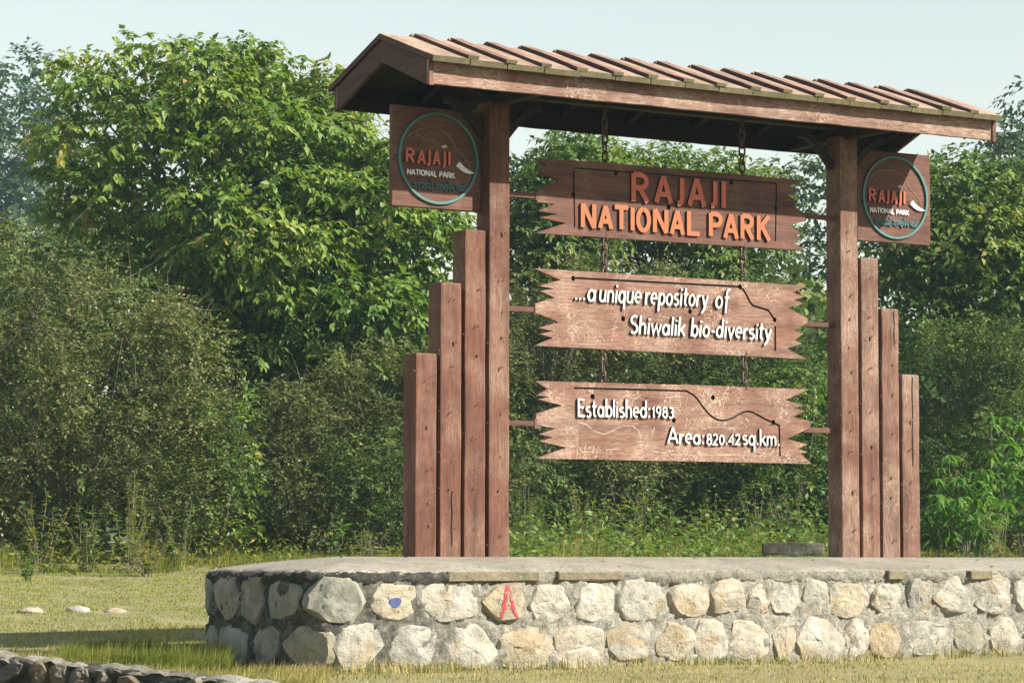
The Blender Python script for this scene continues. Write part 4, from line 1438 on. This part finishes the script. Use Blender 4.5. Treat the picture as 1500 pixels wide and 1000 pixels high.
plant('leafy_tree', 'green leafy tree rising above the topmost board under the roof', 'tree',
      [(880,260),(905,205),(960,215),(1005,222),(1050,212),(1100,228),(1140,245),(1150,330),(1110,420),(1000,430),(900,400)],
      70, .85, 75, 2.6, (1010, 72), 34, .19, .085, M_leafc, 43, group='broad-leaved trees behind the sign', trunk_r=.2, n_limb=16, core=22, spray=7, flat=.65)
plant('leafy_tree', 'bright green leafy tree behind the right emblem panel', 'tree',
      [(1265,420),(1270,350),(1300,290),(1330,235),(1362,212),(1400,225),(1450,212),(1500,225),(1560,215),(1640,240),(1660,420),(1560,500),(1430,510),(1300,540)],
      64, .95, 110, 3.0, (1440, 66), 34, .20, .10, M_leafc, 45, group='broad-leaved trees behind the sign', trunk_r=.22, n_limb=20, core=35, spray=7, flat=.65)

# small-leaved scrub in front of the trees
plant('thicket_shrub', 'broad olive small-leaved shrub mound at the left edge', 'shrub',
      [(-150,350),(-60,330),(0,320),(45,322),(90,345),(130,368),(180,398),(240,420),(290,455),(325,490),(342,530),(335,610),(345,700),(320,800),(-150,815)],
      54, .52, 260, 2.4, (120, 55), 175, .075, .044, M_leafolive, 51, group='olive scrub shrubs', trunk_r=.10, n_limb=30, fork=.2, crown='foliage', stem='stems', bark=M_twig, ntwig=240, twl=1.3, twr=.008, simple=True, flat=.85, droop=.15, density_pow=.5, spray=9, spread=1.5)
plant('thicket_shrub', 'low olive shrub between the left edge mound and the shortest left post', 'shrub',
      [(285,640),(310,590),(350,572),(400,560),(440,540),(470,520),(500,560),(510,640),(500,760),(470,815),(300,815)],
      57, .45, 130, 1.8, (400, 58), 185, .072, .042, M_leafolive, 53, group='olive scrub shrubs', trunk_r=.07, n_limb=20, fork=.2, crown='foliage', stem='stems', bark=M_twig, ntwig=110, twl=.8, twr=.006, simple=True, flat=.85, droop=.15, density_pow=.5, spray=9, spread=1.5)
plant('thicket_shrub', 'olive shrub directly behind the shortest left posts', 'shrub',
      [(440,560),(470,510),(520,495),(570,505),(620,490),(680,470),(740,450),(770,520),(770,815),(450,815)],
      58, .45, 180, 1.9, (600, 59), 185, .072, .042, M_leafolive, 55, group='olive scrub shrubs', trunk_r=.08, n_limb=20, fork=.2, crown='foliage', stem='stems', bark=M_twig, ntwig=120, twl=.8, twr=.006, simple=True, flat=.85, droop=.15, density_pow=.5, spray=9, spread=1.5)
plant('thicket_shrub', 'tall olive shrub behind the left half of the hanging boards', 'shrub',
      [(735,420),(780,395),(830,375),(900,365),(960,372),(1000,400),(1010,520),(1000,700),(980,815),(735,815)],
      60, .48, 190, 2.0, (860, 61), 185, .072, .042, M_leafolive, 57, group='olive scrub shrubs', trunk_r=.09, n_limb=20, fork=.2, crown='foliage', stem='stems', bark=M_twig, ntwig=100, twl=.8, twr=.006, simple=True, flat=.85, droop=.15, density_pow=.5, spray=9, spread=1.5)
plant('thicket_shrub', 'dark green shrub behind the right half of the hanging boards', 'shrub',
      [(970,430),(1010,380),(1070,390),(1130,410),(1170,470),(1210,540),(1260,560),(1290,640),(1290,815),(970,815)],
      61, .48, 190, 2.0, (1110, 62), 185, .074, .044, M_leafdark, 59, group='olive scrub shrubs', trunk_r=.09, n_limb=20, fork=.2, crown='foliage', stem='stems', bark=M_twig, ntwig=90, twl=.8, twr=.006, simple=True, flat=.85, droop=.15, density_pow=.5, spray=9, spread=1.5)
plant('thicket_shrub', 'dark olive shrub beside the shortest right post', 'shrub',
      [(1285,560),(1320,500),(1365,470),(1420,480),(1470,465),(1530,455),(1620,470),(1660,600),(1660,815),(1285,815)],
      58, .48, 205, 2.1, (1440, 59), 185, .072, .042, M_leafdark, 61, group='olive scrub shrubs', trunk_r=.09, n_limb=20, fork=.2, crown='foliage', stem='stems', bark=M_twig, ntwig=110, twl=.8, twr=.006, simple=True, flat=.85, droop=.15, density_pow=.5, spray=9, spread=1.5)

for lb, poly, D, n, bx, mt, L_, sd in [
  ('broad-leaved green bush at the right foot of the left shrub mound', [(255,720),(270,640),(300,580),(340,555),(372,590),(385,680),(380,815),(255,815)], 53.5, 40, 320, M_leafc, .115, 71),
  ('dark broad-leaved bush just left of the shortest left post', [(470,815),(475,700),(500,640),(545,620),(590,640),(640,650),(650,815)], 55, 42, 560, M_leafdark, .12, 72),
  ('leafy bush low behind the left main post and board ends', [(720,815),(715,640),(750,590),(800,600),(830,680),(840,815)], 56, 38, 780, M_leafdark, .10, 73),
  ('light green bush behind the right end of the lowest board', [(1080,815),(1075,640),(1110,560),(1160,520),(1215,560),(1230,680),(1230,815)], 57, 55, 1150, M_leafc, .10, 74),
  ('dark broad-leaved bush at the far right behind the saplings', [(1330,815),(1335,700),(1370,640),(1430,610),(1500,560),(1580,600),(1600,815)], 55, 60, 1470, M_leafdark, .13, 75)]:
    plant('leafy_bush', lb, 'shrub', poly, D, .42, n, 1.2, (bx, D + .6), 60, L_, L_ * .52, mt, sd, group='leafy bushes in the scrub', trunk_r=.05, n_limb=12, fork=.2,
          crown='foliage', stem='stems', bark=M_twig, spray=6, flat=.75, droop=.35, spread=1.2)

# the dense wood behind, which reads as one dark mass
bkcl = []
rr_ = random.Random(5)
for _ in range(760):
    px = rr_.uniform(-250, 1750); D = rr_.uniform(69, 90)
    b = at(px, 810, D)
    z = ground_h(b[0], b[1]) + rr_.uniform(.2, 1.0) ** 1.2 * (8.6 if px < 330 else 6.6)
    bkcl.append((np.array([b[0], b[1], z]), rr_.uniform(.9, 1.4)))
for _ in range(260):
    px = rr_.uniform(-250, 1750); D = rr_.uniform(59, 67)
    b = at(px, 810, D)
    bkcl.append((np.array([b[0], b[1], ground_h(b[0], b[1]) + rr_.uniform(.0, 1.8)]), rr_.uniform(.5, .9)))
V, Fc, rn = foliage(bkcl, 9, .34, .24, 77, (0, 0, 0), flat=.9, droop=.3, simple=True, density_pow=.5)
NL[0] += len(Fc)
tag(link('undergrowth', np_mesh('undergrowth', V, Fc, rn), M_leafdark), 'dense dark undergrowth filling the wood behind the shrubs', 'undergrowth', kind='stuff')

# ------------------------------------------------------------------ weeds and saplings
def weed(name, label, px, py_top, D, spread, n_stem, L, Wd, mat, seed, per_stem=12, lean=.35, group=None, whorl=False):
    r = random.Random(seed); g = np.random.default_rng(seed)
    b = at(px, 810, D)
    bz = ground_h(b[0], b[1])
    top = at(px, py_top, D)[2] - bz
    root = empty(name, (b[0], b[1], bz), label, 'plant', group)
    bm = bmesh.new()
    P, A, U, Ls, Ws = [], [], [], [], []
    for _ in range(n_stem):
        a = r.uniform(0, 6.28)
        h = top * r.uniform(.55, 1.0)
        out = Vector((math.cos(a), math.sin(a), 0)) * spread * r.uniform(.2, 1)
        pts = []
        for i in range(6):
            t = i / 5
            pts.append(Vector((0, 0, 0)) + out * (.15 + .85 * t ** 1.3) + Vector((r.gauss(0, .02), r.gauss(0, .02), h * t * (1 - .12 * lean * t))))
        pts[0].z = -.05
        tube(bm, pts, [.008 * (1 - .8 * i / 5) + .002 for i in range(6)], 4, cap=False)
        for j in range(per_stem):
            t = r.uniform(.12, 1.0) if not whorl else r.choice((.55, .8, 1.0, 1.0))
            i = min(4, int(t * 5)); f = t * 5 - i
            p = pts[i].lerp(pts[i + 1], f)
            aa = r.uniform(0, 6.28)
            P.append(p)
            A.append((math.cos(aa), math.sin(aa), r.uniform(-.9, -.1) if whorl else r.uniform(-.4, .5)))
            U.append((r.gauss(0, .3), r.gauss(0, .3), 1))
            s = r.uniform(.6, 1.15)
            Ls.append(L * s); Ws.append(Wd * s)
    V, Fc, k_ = leaves(np.array([tuple(p) for p in P]), np.array(A), np.array(U), np.array(Ls), np.array(Ws), fold=.2, curl=.22 if whorl else .1)
    rn = np.repeat(np.clip(g.beta(2, 2, len(P)), 0, 1), k_)
    link('leaves', np_mesh('leaves', V, Fc, rn), mat, root)
    link('stems', bm_mesh(bm, 'stems', True), M_twig, root)
WG = 'weeds along the wood edge'
for i, (lb, px, py, D, sp, ns, L, Wd, mt, ps, wh) in enumerate([
  ('drooping long-leaved sapling nearest the shortest right post', 1378, 690, 49, .5, 11, .27, .075, M_leafbright, 26, True),
  ('drooping long-leaved sapling second from the shortest right post', 1418, 640, 50, .6, 13, .28, .08, M_leafbright, 28, True),
  ('tallest drooping long-leaved sapling third from the shortest right post', 1462, 590, 51, .65, 14, .28, .08, M_leafbright, 30, True),
  ('drooping long-leaved sapling cut by the right edge above the platform', 1500, 640, 49, .6, 13, .28, .08, M_leafbright, 28, True),
  ('low drooping sapling in front of the other long-leaved saplings', 1440, 720, 47.5, .5, 11, .25, .07, M_leafbright, 24, True),
  ('low sapling with yellowish leaves at the lower right edge of the scrub', 1465, 745, 47, .45, 8, .16, .06, M_leafyel, 14, False),
  ('yellow-leaved weed below the lowest board, left of centre', 925, 690, 52, .5, 9, .17, .085, M_leafyel, 12, False),
  ('small bright green weed near the platform below the lowest board', 893, 765, 48, .3, 6, .17, .11, M_leafbright, 8, False),
  ('yellow-green weed below the middle of the lowest board', 985, 735, 51, .4, 8, .12, .05, M_leafyel, 14, False),
  ('green weed below the right end of the lowest board', 1110, 700, 53, .6, 10, .11, .05, M_leafyel, 18, False),
  ('leafy green weed below the left end of the lowest board', 800, 735, 53, .5, 9, .10, .05, M_leafc, 16, False),
  ('bushy light green weed right of the left main post', 770, 690, 54, .6, 12, .12, .06, M_leafc, 26, False),
  ('tall yellow-green weed left of centre under the lowest board', 868, 700, 54, .7, 13, .13, .06, M_leafyel, 26, False),
  ('tall bright green weed under the centre of the lowest board', 960, 695, 54, .7, 12, .15, .08, M_leafbright, 22, False),
  ('broad yellow-green weed under the right half of the lowest board', 1050, 700, 54, .8, 14, .13, .06, M_leafyel, 26, False),
  ('light green weed left of the right main post', 1165, 680, 54, .7, 13, .12, .06, M_leafc, 26, False),
  ('straggling green weed between the feathery bush and the left edge', 125, 730, 49, .7, 10, .13, .06, M_leafc, 26, False),
  ('low yellow-green weed in front of the feathery bush', 215, 770, 47, .6, 10, .11, .05, M_leafyel, 24, False),
  ('pale yellow-green feathery bush at the foot of the left shrub', 190, 680, 49, .6, 11, .10, .03, M_leafyel, 60, False),
  ('tall scraggly weed at the foot of the shrub near the left edge', 60, 700, 48, .7, 8, .12, .05, M_leafyel, 36, False),
  ('broad-leaved green weed low at the left edge of the lawn', 42, 795, 45, .3, 6, .13, .09, M_leafbright, 9, False),
  ('dark weed in the shade right of the feathery bush', 262, 725, 50, .6, 8, .11, .05, M_leafdark, 36, False),
  ('small bright weed in the shade left of the posts', 488, 745, 51, .35, 6, .15, .10, M_leafbright, 8, False),
  ('thin yellow-green weed just left of the shortest left post', 540, 770, 49, .4, 9, .10, .025, M_leafyel, 14, False),
  ('low green weed over the left end of the platform', 425, 795, 47, .45, 9, .10, .04, M_leafbright, 12, False)]):
    weed('weed', lb, px, py, D, sp, ns, L, Wd, mt, 300 + i, ps, group=WG, whorl=wh)

# ------------------------------------------------------------------ grass
def blades(P, H, Wd, seed, lean=.5, tuft=None):
    g = np.random.default_rng(seed)
    n = len(P)
    a = g.uniform(0, 6.2832, n)
    d = np.stack([np.cos(a), np.sin(a), np.zeros(n)], 1)
    s = np.stack([-np.sin(a + g.normal(0, .6, n)), np.cos(a), np.zeros(n)], 1)
    ln = (np.abs(g.normal(0, lean, n)))[:, None]
    H = H[:, None]; Wd = Wd[:, None]
    z = np.array([0, 0, 1.0])
    m1 = P + z * H * .55 + d * H * ln * .3
    tip = P + z * H * np.maximum(.15, 1 - ln * .35) + d * H * ln
    V = np.stack([P - s * Wd, P + s * Wd, m1 + s * Wd * .7, m1 - s * Wd * .7, tip], 1)
    F_ = np.array([[0, 1, 2], [0, 2, 3], [3, 2, 4]])
    Fc = (np.arange(n)[:, None, None] * 5 + F_[None]).reshape(-1, 3)
    return V.reshape(-1, 3), Fc
def in_plat(x, y, m=0.0):
    return (x > PX0 - m) & (x < PX1 + m) & (y > PY0 - m) & (y < PY1 + m)
def scatter(n, pxr, Dr, seed, keep=None, pw=1.0):
    g = np.random.default_rng(seed)
    px = g.uniform(*pxr, n); D = Dr[0] + (Dr[1] - Dr[0]) * g.uniform(0, 1, n) ** pw
    P = np.stack([CAM[0] + D * (_F2[0] + _R2[0] * (px - 750) / FPX), CAM[1] + D * (_F2[1] + _R2[1] * (px - 750) / FPX)], 1)
    ok = ~in_plat(P[:, 0], P[:, 1], .01)
    if keep is not None: ok &= keep(P[:, 0], P[:, 1])
    P = P[ok]
    z = np.array([ground_h(x, y) for x, y in P])
    return np.column_stack([P, z - .01])
_F2 = Fv[:2] / np.linalg.norm(Fv[:2]); _R2 = _R[:2]
def vn(P, s, o=0):
    return np.array([noise.noise(Vector((x * s + o, y * s, o))) for x, y in P[:, :2]])
def grass(name, label, P, hfun, wd, mat, seed, bias=0.0, lean=.5, cat='grass'):
    g = np.random.default_rng(seed)
    n1 = vn(P, .8, seed); n2 = vn(P, 3.5, seed + 3)
    H = hfun(P, n1, n2) * g.uniform(.5, 1.3, len(P))
    V, Fc = blades(P, H, wd * g.uniform(.7, 1.3, len(P)), seed, lean)
    rn = np.clip(g.beta(2, 2.3, len(P)) + n1 * .5 + n2 * .45 + bias, 0, 1)
    NL[0] += len(Fc)
    tag(link(name, np_mesh(name, V, Fc, np.repeat(rn, 3)), mat), label, cat, kind='stuff')
P = scatter(120000, (-160, 560), (24.5, 58), 1, pw=.8, keep=lambda x, y: np.array([noise.noise(Vector((a * 1.4, b * 1.4, 5))) + .6 * noise.noise(Vector((a * 4, b * 4, 1))) > -.42 for a, b in zip(x, y)]))
grass('lawn_grass', 'short yellow-green lawn grass left of the platform', P, lambda P, a, b: .04 + .025 * a + .045 * np.maximum(b, 0), .0045, M_grass, 5, -.04, .8)
P = scatter(16000, (300, 1750), (19.5, 27), 2)
grass('lawn_grass', 'sparse dry grass in front of the platform', P, lambda P, a, b: .045 + .03 * np.maximum(b, 0), .004, M_drygrass, 6, .05, .7)
# longer dry tufts against the wall foot
def near_wall(P, k_=.35):
    dx = np.maximum(np.maximum(PX0 - P[:, 0], P[:, 0] - PX1), 0); dy = np.maximum(np.maximum(PY0 - P[:, 1], P[:, 1] - PY1), 0)
    return np.hypot(dx, dy)
P = scatter(60000, (240, 1700), (22, 30), 3)
dw = near_wall(P)
g_ = np.random.default_rng(4)
nn = vn(P, 1.6, 9) + .5 * vn(P, 5, 2)
P = P[(dw < .55) & (g_.uniform(0, 1, len(P)) < np.clip(.45 + nn * 1.1, .05, 1))]
grass('dry_grass', 'dry tufts of grass along the foot of the stone platform', P, lambda P, a, b: .12 + .07 * a + .10 * np.maximum(b, 0), .0038, M_drygrass, 8, .0, .55)
P = scatter(22000, (90, 340), (23.6, 28.5), 13, keep=lambda x, y: np.array([noise.noise(Vector((a * 1.3, b * 1.3, 22))) > -.22 for a, b in zip(x, y)]))
grass('dry_grass', 'rank grass in the shadow left of the platform', P, lambda P, a, b: .19 + .10 * a + .08 * b, .004, M_tall, 14, -.1, .6)
P = scatter(60000, (-160, 480), (18.6, 24.5), 33, keep=lambda x, y: np.array([(a - KA[0]) * _kn[0] + (b - KA[1]) * _kn[1] > .12 + .1 * noise.noise(Vector((a * 4, b * 4, 3))) and noise.noise(Vector((a * 1.7, b * 1.7, 12))) > -.2 for a, b in zip(x, y)]))
grass('dry_grass', 'rough dry grass hanging over the low kerb wall near the left corner', P, lambda P, a, b: .10 + .05 * a + .05 * b, .0035, M_drygrass, 34, -.05, .7)
# taller grass at the wood edge
P = scatter(24000, (740, 1300), (43, 55), 15, keep=lambda x, y: np.array([depth_of(a, b) > 46 + 5 * noise.noise(Vector((a * .9, b * .9, 6))) for a, b in zip(x, y)]))
grass('tall_grass', 'tall sunlit grass behind the platform between the posts', P, lambda P, a, b: np.maximum(.10, .28 + .7 * a + .5 * b), .006, M_tall, 16, .0, .5)
P = scatter(34000, (-150, 340), (46.5, 54), 17, pw=.7, keep=lambda x, y: np.array([noise.noise(Vector((a * .6, b * .6, 2))) > .02 and depth_of(a, b) > 49 + 5 * noise.noise(Vector((a * .9, b * .9, 6))) for a, b in zip(x, y)]))
grass('tall_grass', 'tall weedy grass along the wood edge left of the platform', P, lambda P, a, b: np.maximum(.08, .22 + .5 * a + .5 * b), .006, M_tall, 18, .0, .5)
P = scatter(14000, (330, 720), (46, 55), 19)
grass('tall_grass', 'shaded grass behind the left posts', P, lambda P, a, b: .22 + .15 * a + .1 * b, .006, M_tall, 20, -.15, .6)
P = scatter(12000, (1300, 1700), (44, 54), 21)
grass('tall_grass', 'grass behind the right end of the platform', P, lambda P, a, b: .3 + .2 * a + .1 * b, .006, M_tall, 22, -.05, .6)

P = scatter(9000, (-200, 1750), (46.5, 56), 23, keep=lambda x, y: np.array([noise.noise(Vector((a * .45, b * .45, 8))) > -.05 for a, b in zip(x, y)]))
g_ = np.random.default_rng(24)
n_ = len(P)
P[:, 2] += np.abs(g_.normal(0, .28, n_))
V, Fc, kf = leaves(P, g_.normal(size=(n_, 3)) * np.array([1, 1, .5]), np.array([0, 0, 1.0]) + g_.normal(size=(n_, 3)) * .4, g_.uniform(.06, .15, n_), g_.uniform(.03, .08, n_))
tag(link('ground_cover', np_mesh('ground_cover', V, Fc, np.repeat(g_.beta(2, 2, n_), kf)), M_leafyel), 'leafy ground cover along the foot of the scrub', 'ground cover', kind='stuff')

P = scatter(9000, (735, 1300), (46, 56), 27)
n_ = len(P)
P[:, 2] += np.abs(g_.normal(0, .42, n_))
V, Fc, kf = leaves(P, g_.normal(size=(n_, 3)) * np.array([1, 1, .5]), np.array([0, 0, 1.0]) + g_.normal(size=(n_, 3)) * .4, g_.uniform(.07, .18, n_), g_.uniform(.035, .1, n_))
tag(link('ground_cover', np_mesh('ground_cover', V, Fc, np.repeat(g_.beta(2, 2, n_), kf)), M_leafc), 'green leafy undergrowth between the posts behind the platform', 'ground cover', kind='stuff')

# ------------------------------------------------------------------ lawn stones, far slab, path, low wall
def boulder(label, px, py, D, wpx, hpx, seed, mat=M_stone, sink=.3):
    b = at(px, py, D)
    z = ground_h(b[0], b[1])
    w_, h_ = wpx * D / FPX, hpx * D / FPX
    bm = bmesh.new()
    bmesh.ops.create_icosphere(bm, subdivisions=3, radius=1)
    for v in bm.verts:
        f = 1 + .28 * noise.fractal(v.co * 1.1 + Vector((seed, 0, seed)), .8, 2.1, 3)
        v.co = Vector((v.co.x * w_ / 2 * f, v.co.y * w_ / 2.4 * f, v.co.z * h_ * f))
    o = link('half_buried_stone', bm_mesh(bm, 'half_buried_stone', True), mat)
    o.location = (b[0], b[1], z)
    o.rotation_euler = (0, 0, -YAW + random.uniform(-.3, .3))
    tag(o, label, 'stone', 'pale stones in the lawn')
def lawn_D(py):
    best = None
    for D in np.arange(26, 58, .1):
        b = at(100, py, D)
        if b[2] <= ground_h(b[0], b[1]): return D
    return 57
for lb, px, py, wp, hp, sd in [('pale half-buried stone, leftmost of the three in a row on the lawn', 46, 897, 42, 8, 1), ('pale half-buried stone, middle of the three in a row on the lawn', 113, 896, 34, 9, 2),
                               ('flat half-buried stone, rightmost of the three in a row on the lawn', 169, 896, 34, 6, 3), ('small lone pale stone far back on the lawn', 201, 834, 20, 5, 4)]:
    boulder(lb, px, py, lawn_D(py), wp, hp, sd)
# grey slab lying behind the platform
b0, b1_ = at(1116, 806, 40), at(1207, 806, 40)
u = Vector(b1_ - b0); L_ = u.length
bm = box_bm(-L_ / 2, L_ / 2, -.12, .12, 0, .17, .02, 2)
bmesh.ops.subdivide_edges(bm, edges=[e for e in bm.edges if e.calc_length() > .3], cuts=9)
for v in bm.verts: v.co += Vector((noise.noise(v.co * 4), noise.noise(v.co * 4 + Vector((3, 0, 0))), noise.noise(v.co * 4 + Vector((0, 7, 0))))) * .018
o = link('stone_slab', bm_mesh(bm, 'stone_slab'), M_lip)
mid = (b0 + b1_) / 2
o.location = (mid[0], mid[1], max(ground_h(mid[0], mid[1]), at(1160, 812, 40)[2]))
o.rotation_euler = (0, 0, math.atan2(u.y, u.x))
tag(o, 'dark grey slab lying behind the platform left of the right main post', 'slab')

# low retaining wall in the near left corner, with stones and a rough cement top
wa, wb = KA, KB
wu = Vector((wb[0] - wa[0], wb[1] - wa[1], 0)); WL = wu.length; wu.normalize()
wn = Vector((wu.y, -wu.x, 0))
if wn.dot(Vector((Fv[0], Fv[1], 0))) > 0: wn = -wn
lw = empty('retaining_wall', (wa[0], wa[1], -.6), 'low rough stone retaining wall in the near left corner', 'wall')
lm = Matrix.Identity(4)
for i in range(3):
    lm[i][0], lm[i][1], lm[i][2], lm[i][3] = wu[i], -wn[i], (0, 0, 1)[i], (wa[0], wa[1], 0)[i]
lw.matrix_world = lm
def wtop(x): return wa[2] + (wb[2] - wa[2]) * x / WL
nx_ = 90
prof = [(0, -.9), (0, -.5), (.0, -.25), (.0, -.085), (-.02, -.05), (-.02, -.025), (-.005, -.005), (.03, .0), (.08, .004), (.13, .0), (.17, -.02), (.18, -.12), (.18, -.9)]
V = []
for i in range(nx_ + 1):
    x = WL * i / nx_
    for j, (y, z) in enumerate(prof):
        q = Vector((x, y, z))
        V.append((x, y + .03 * noise.fractal(q * 5, .8, 2.1, 3), wtop(x) + z + (.022 * noise.fractal(q * 6 + Vector((4, 4, 4)), .8, 2.1, 3) if j > 2 else 0)))
m_ = len(prof)
Fq = np.array([(i * m_ + j, (i + 1) * m_ + j, (i + 1) * m_ + j + 1, i * m_ + j + 1) for i in range(nx_) for j in range(m_ - 1)])
link('mortar_core', np_mesh('mortar_core', np.array(V), Fq, smooth=True), M_lip, lw)
# pale cement skin on top
V = []
prof2 = [(-.004, -.014), (.02, .006), (.07, .010), (.12, .006), (.165, -.014)]
for i in range(nx_ + 1):
    x = WL * i / nx_
    for y, z in prof2:
        q = Vector((x, y, z))
        V.append((x, y + .02 * noise.fractal(q * 6, .8, 2.1, 3) - (.02 if y < 0 else 0), wtop(x) + z + .035 * noise.fractal(q * 5 + Vector((4, 4, 4)), .8, 2.1, 4)))
m_ = len(prof2)
Fq = np.array([(i * m_ + j, (i + 1) * m_ + j, (i + 1) * m_ + j + 1, i * m_ + j + 1) for i in range(nx_) for j in range(m_ - 1)])
link('cement_top', np_mesh('cement_top', np.array(V), Fq, smooth=True), M_mortar, lw)
k_ = 500
for row, zc in enumerate((-.10, -.27, -.45)):
    x = .05 + .1 * (row % 2)
    while x < WL:
        wd = random.uniform(.15, .30); hh = random.uniform(.15, .21)
        o = link('stone', rock_mesh('stone', wd, hh, k_ * 1.1, .08), M_kerb, lw)
        o.location = (x + wd / 2, 0.0, wtop(x) + zc + random.uniform(-.03, .02))
        o.rotation_euler = (0, random.uniform(-.5, .5), 0)
        k_ += 1
        x += wd * random.uniform(.98, 1.2)
# grey concrete path at the left edge, just behind the retaining wall
pts = [at(-260, 950, 22.8), at(30, 968, 21.6), at(145, 945, 23.4), at(100, 933, 24.8), at(-260, 928, 25.4)]
V = []
for i in range(25):
    t = i / 24
    lo = np.array(pts[0][:2]) * (1 - t) + (np.array(pts[1][:2]) * .25 + np.array(pts[2][:2]) * .75) * t
    hi = np.array(pts[4][:2]) * (1 - t) + np.array(pts[3][:2]) * t
    for j in range(9):
        u_ = j / 8
        q = lo * (1 - u_) + hi * u_
        q = q + .08 * np.array([noise.noise(Vector((t * 9, u_ * 5, 1))), noise.noise(Vector((t * 9, u_ * 5, 7)))])
        V.append((q[0], q[1], ground_h(q[0], q[1]) + .03 + .012 * noise.noise(Vector((q[0] * 5, q[1] * 5, 0)))))
Fq = np.array([(i * 9 + j, (i + 1) * 9 + j, (i + 1) * 9 + j + 1, i * 9 + j + 1) for i in range(24) for j in range(8)])
link('path', np_mesh('path', np.array(V), Fq, smooth=True), M_path)['kind'] = 'structure'

k = N('added_dark_asphalt')  # unseen road, added dark to cut light bounced up from the ground
v = k.coord(vary=False)
n_ = k.noise(v, 60, 5, .7)
k.l(k.ramp(n_, [(.3, (.04, .04, .04)), (.7, (.075, .073, .07))]), k.b.inputs['Base Color'])
k.set(k.b, Roughness=.9)
k.l(k.bump(n_, .4, .01), k.b.inputs['Normal'])
V = []
for i in range(61):
    lat = -90 + 3 * i
    for D in (3.0, 7.0, 11.0, 15.0, 18.0):
        x_, y_ = CAM[0] + D * _F2[0] + lat * _R2[0], CAM[1] + D * _F2[1] + lat * _R2[1]
        V.append((x_, y_, max(ground_h(x_ + a_, y_ + b_) for a_ in (-.8, 0, .8) for b_ in (-.8, 0, .8)) + .03))
Fq = np.array([(i * 5 + j, (i + 1) * 5 + j, (i + 1) * 5 + j + 1, i * 5 + j + 1) for i in range(60) for j in range(4)])
link('added_dark_road', np_mesh('added_dark_road', np.array(V), Fq, smooth=True), k.m)['kind'] = 'structure'

# ------------------------------------------------------------------ air
hz = N('hazy_air')
hz.t.nodes.remove(hz.b)
pv = hz.new('ShaderNodeVolumePrincipled')
pv.inputs['Color'].default_value = (.55, .85, 1.0, 1)
pv.inputs['Density'].default_value = .00028
pv.inputs['Anisotropy'].default_value = .1
hz.l(pv.outputs[0], hz.out.inputs['Volume'])
bm = box_bm(-150, 320, -60, 330, -3, 48)
tag(link('haze', bm_mesh(bm, 'haze'), hz.m), kind='stuff')
print('leaf triangles', NL[0])
